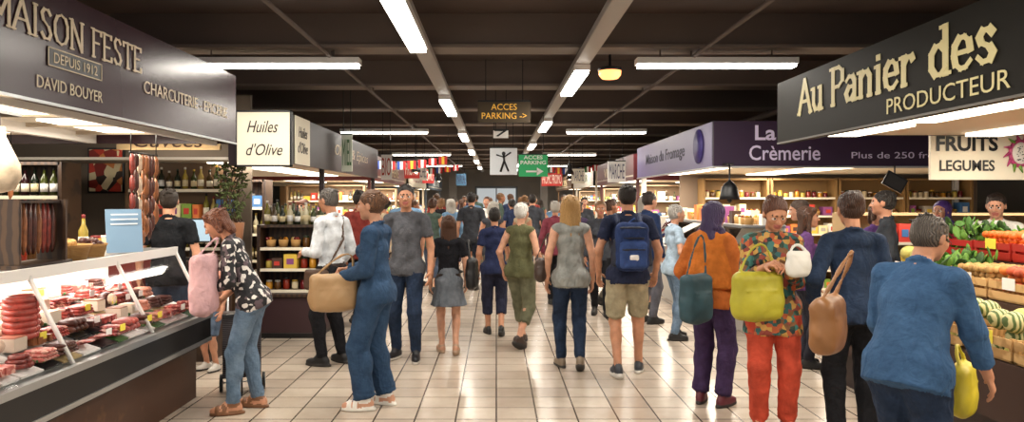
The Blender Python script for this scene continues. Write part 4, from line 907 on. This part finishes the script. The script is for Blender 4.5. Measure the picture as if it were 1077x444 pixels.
bag('yellow_handbag',(1.74,4.88,.98),.34,.32,.12,mat('A8A02A',.5,bump=.3,bscale=16,var=.2),yaw=5,strap=(1.78,4.94,1.32))
bag('white_plastic_bag',(1.98,4.80,1.20),.16,.16,.06,mat('D8D6CE',.5,bump=.5,bscale=12),yaw=10,strap=(1.99,4.85,1.32))
person('woman',2.36,4.85,-12,1.67,'f',topm=DEND,bot='121216',hair='updo',hc='33211A',hc2='4A3024',shoe='121214',sleeve=1,head=(10,6),rh=(.16,.24,1.05),lh=(-.24,.08,.98),skin='B98466',loose=.01,fat=1.05)
person('man',1.97,3.48,-55,1.57,'m',topm=denim('blue_shirt_cloth','2C486A','44658A'),botm=DEND,hair='short',hc='3A332E',hc2='5E554C',shoe='3A2A20',sleeve=.9,lean=16,head=(-14,8),fat=1.24,lh=(-.20,.30,1.0),rh=(.28,.34,.90),feet=((-.1,.16,0),(.1,-.14,.03)),skin='B98466',loose=.026,glasses=True,hem=.82)
bag('leather_shoulder_bag',(1.55,3.42,1.04),.27,.26,.11,mat('8E6036',.45,bump=.2,bscale=20,var=.2),yaw=50,strap=(1.70,3.50,1.37))
bag('yellow_handbag',(2.37,3.72,.66),.24,.26,.1,mat('B8A82A',.5,var=.2),yaw=50,strap=(2.34,3.72,.88))
person('child',-2.70,6.95,150,1.12,'m',top='B07A6A',bot='5A6A80',leg='shorts',hair='short',hc='4A2E1E',sleeve=.5,shoe='C8C4BC')
person('man',-3.02,6.75,20,1.72,'m',top='14161A',bot='3A4456',hair='short',hc='2A2018',sleeve=.5,leg='shorts')
person('woman',-2.62,10.0,175,1.62,'f',top='C9C2B8',bot='3A3A40',hair='mid',hc='5A2A1A',hc2='7A4428',sleeve=.5,q=2,head=(0,10),rh=(.1,.25,1.1))
person('woman',3.25,7.75,70,1.62,'f',top='A9BCC8',bot='4A5060',hair='short',hc='4A3A30',sleeve=1,q=2,lh=(-.1,.3,1.1),head=(0,10))
person('man',4.75,6.95,140,1.68,'m',top='E2E0DA',bot='3A3A40',hair='short',hc='2A1E18',sleeve=1,q=2,lh=(-.1,.3,1.15),rh=(.1,.3,1.15),head=(0,12))
person('woman',4.1,7.9,-150,1.58,'f',top='6A4A8A',bot='33334A',hair='bob',hc='3A2418',sleeve=.5,q=2)
person('woman',5.0,8.2,120,1.6,'f',top='8A2A3A',bot='33334A',hair='scarf',hc='5A3A8A',sleeve=1,q=2)
person('man',3.7,6.95,60,1.7,'m',top='30343A',bot='33334A',hair='short',hc='1A1410',sleeve=1,q=2)
person('woman',3.0,7.1,-100,1.55,'f',top='5A3A6A',bot='2A2A34',hair='mid',hc='3A2418',sleeve=1,q=2)
person('man',-.45,13.2,3,1.75,'m',top='3A3C42',bot='2A2E3A',hair='short',hc='1E1612',sleeve=.5,q=2,feet=walk(.12,0,.03))
m=MB(); PL=wavem('plaid_cloth','16161A','4A4448',22,.8,0,'Z',.45,.55)
m.box((0,0,.40),(.30,.20,.50),PL); m.box((0,-.11,.30),(.24,.03,.24),BLACK); m.box((0,0,.66),(.31,.22,.03),BLACK)
for s in(-1,1):
    m.tube([(s*.12,.12,.1),(s*.12,.13,.95)],.009,STEEL,6); m.lathe((s*.17,.08,.075),[(.075,-.012),(.075,.012)],BLACK,14,R=Matrix.Rotation(math.pi/2,3,'Y')); m.lathe((s*.17,.08,.075),[(.03,-.015),(.03,.015)],STEEL,10,R=Matrix.Rotation(math.pi/2,3,'Y'))
m.tube([(-.12,.13,.95),(.12,.13,.95)],.013,BLACK,6); m.tube([(-.17,.08,.075),(.17,.08,.075)],.006,STEEL,6); m.tube([(0,-.09,.15),(0,-.11,.0)],.008,BLACK,6)
m.build('shopping_trolley',loc=(-2.13,6.14,0),rz=.3)
TOPS=['2A3450','8A3A34','C9C4BA','3A3C42','6A8AA8','B8A58A','1A1A1E','7A3A46','4A5A52','D8D4CC','4A3E5A','3A3C42','2A2A30']
HC=['1E1612','3A2418','5A3A22','7A5634','B8B2A8','2A2018']
pos=[(-1.75,11.4),(-1.3,10.5),(-1.1,12.6),(-1.55,13.6),(-.9,14.6),(-1.8,15.6),(-.2,15.8),(.35,16.4),(.9,11.2),(1.35,12.2),(1.75,11.3),(1.1,13.6),(1.6,14.4),(2.1,13.2),(.75,15.2),(1.3,16.6),(1.95,16.2),(-1.3,17.2),(-.6,18.5),(.1,19.2),(.7,18.2),(1.5,18.8),(-1.6,19.6),(.4,21),(1.1,21.6),(-1.0,21.2),(1.9,20.6),(-.2,22.6),(.8,24),(-1.5,23.8),(-.7,25.5),(1.5,24.8),(.2,26),(-1.2,27.5),(1.0,27.8),(.45,12.4),(-.05,11.2),(-1.8,9.6),(-.95,16.1),(2.2,10.9),(1.45,10.2)]
for i,(x,y) in enumerate(pos):
    fem=random.random()<.5
    person('woman' if fem else 'man',x,y,random.choice([0,10,-15,5,-8,20,-25,0,80,-80,175,-40]),random.uniform(1.56,1.68) if fem else random.uniform(1.68,1.8),'f' if fem else 'm',
      top=random.choice(TOPS),bot=random.choice(['22283A','1A1A1E','4A5568','6A6458','3A3440','8A8474']),hair=random.choice(['short','bob','long','mid','bun','pony'] if fem else ['short','short','short']),
      hc=random.choice(HC),sleeve=random.choice([0,.5,.5,1] if fem else [.5,.5,1]),leg=random.choice(['long','long','capri','skirt'] if fem else ['long','long','shorts']),
      feet=random.choice([walk(.12,0,.03),walk(.18,0,.05),((-.1,0,0),(.1,.02,0))]),q=2 if y<13 else 3,skin=random.choice(['C48F73','B98466','C9967A','A87458']),
      rh=random.choice([None,None,(.14,.26,1.1)]))
# ------------------------------------------------------------------ world, camera
w=bpy.data.worlds.new('World'); S.world=w; w.use_nodes=True; w.node_tree.nodes['Background'].inputs[0].default_value=(1,.95,.88,1); w.node_tree.nodes['Background'].inputs[1].default_value=.8
cd=bpy.data.cameras.new('camera'); cam=bpy.data.objects.new('camera',cd); COL.objects.link(cam)
cam.location=(0,0,1.62); cam.rotation_euler=(math.pi/2,0,0); cd.sensor_width=36; cd.lens=36*770/1077; cd.shift_x=16.5/1077; cd.shift_y=-12/1077
S.camera=cam
S.view_settings.view_transform='Standard'; S.view_settings.exposure=0.3
print('polys',sum(len(o.data.polygons) for o in bpy.data.objects if o.type=='MESH'))
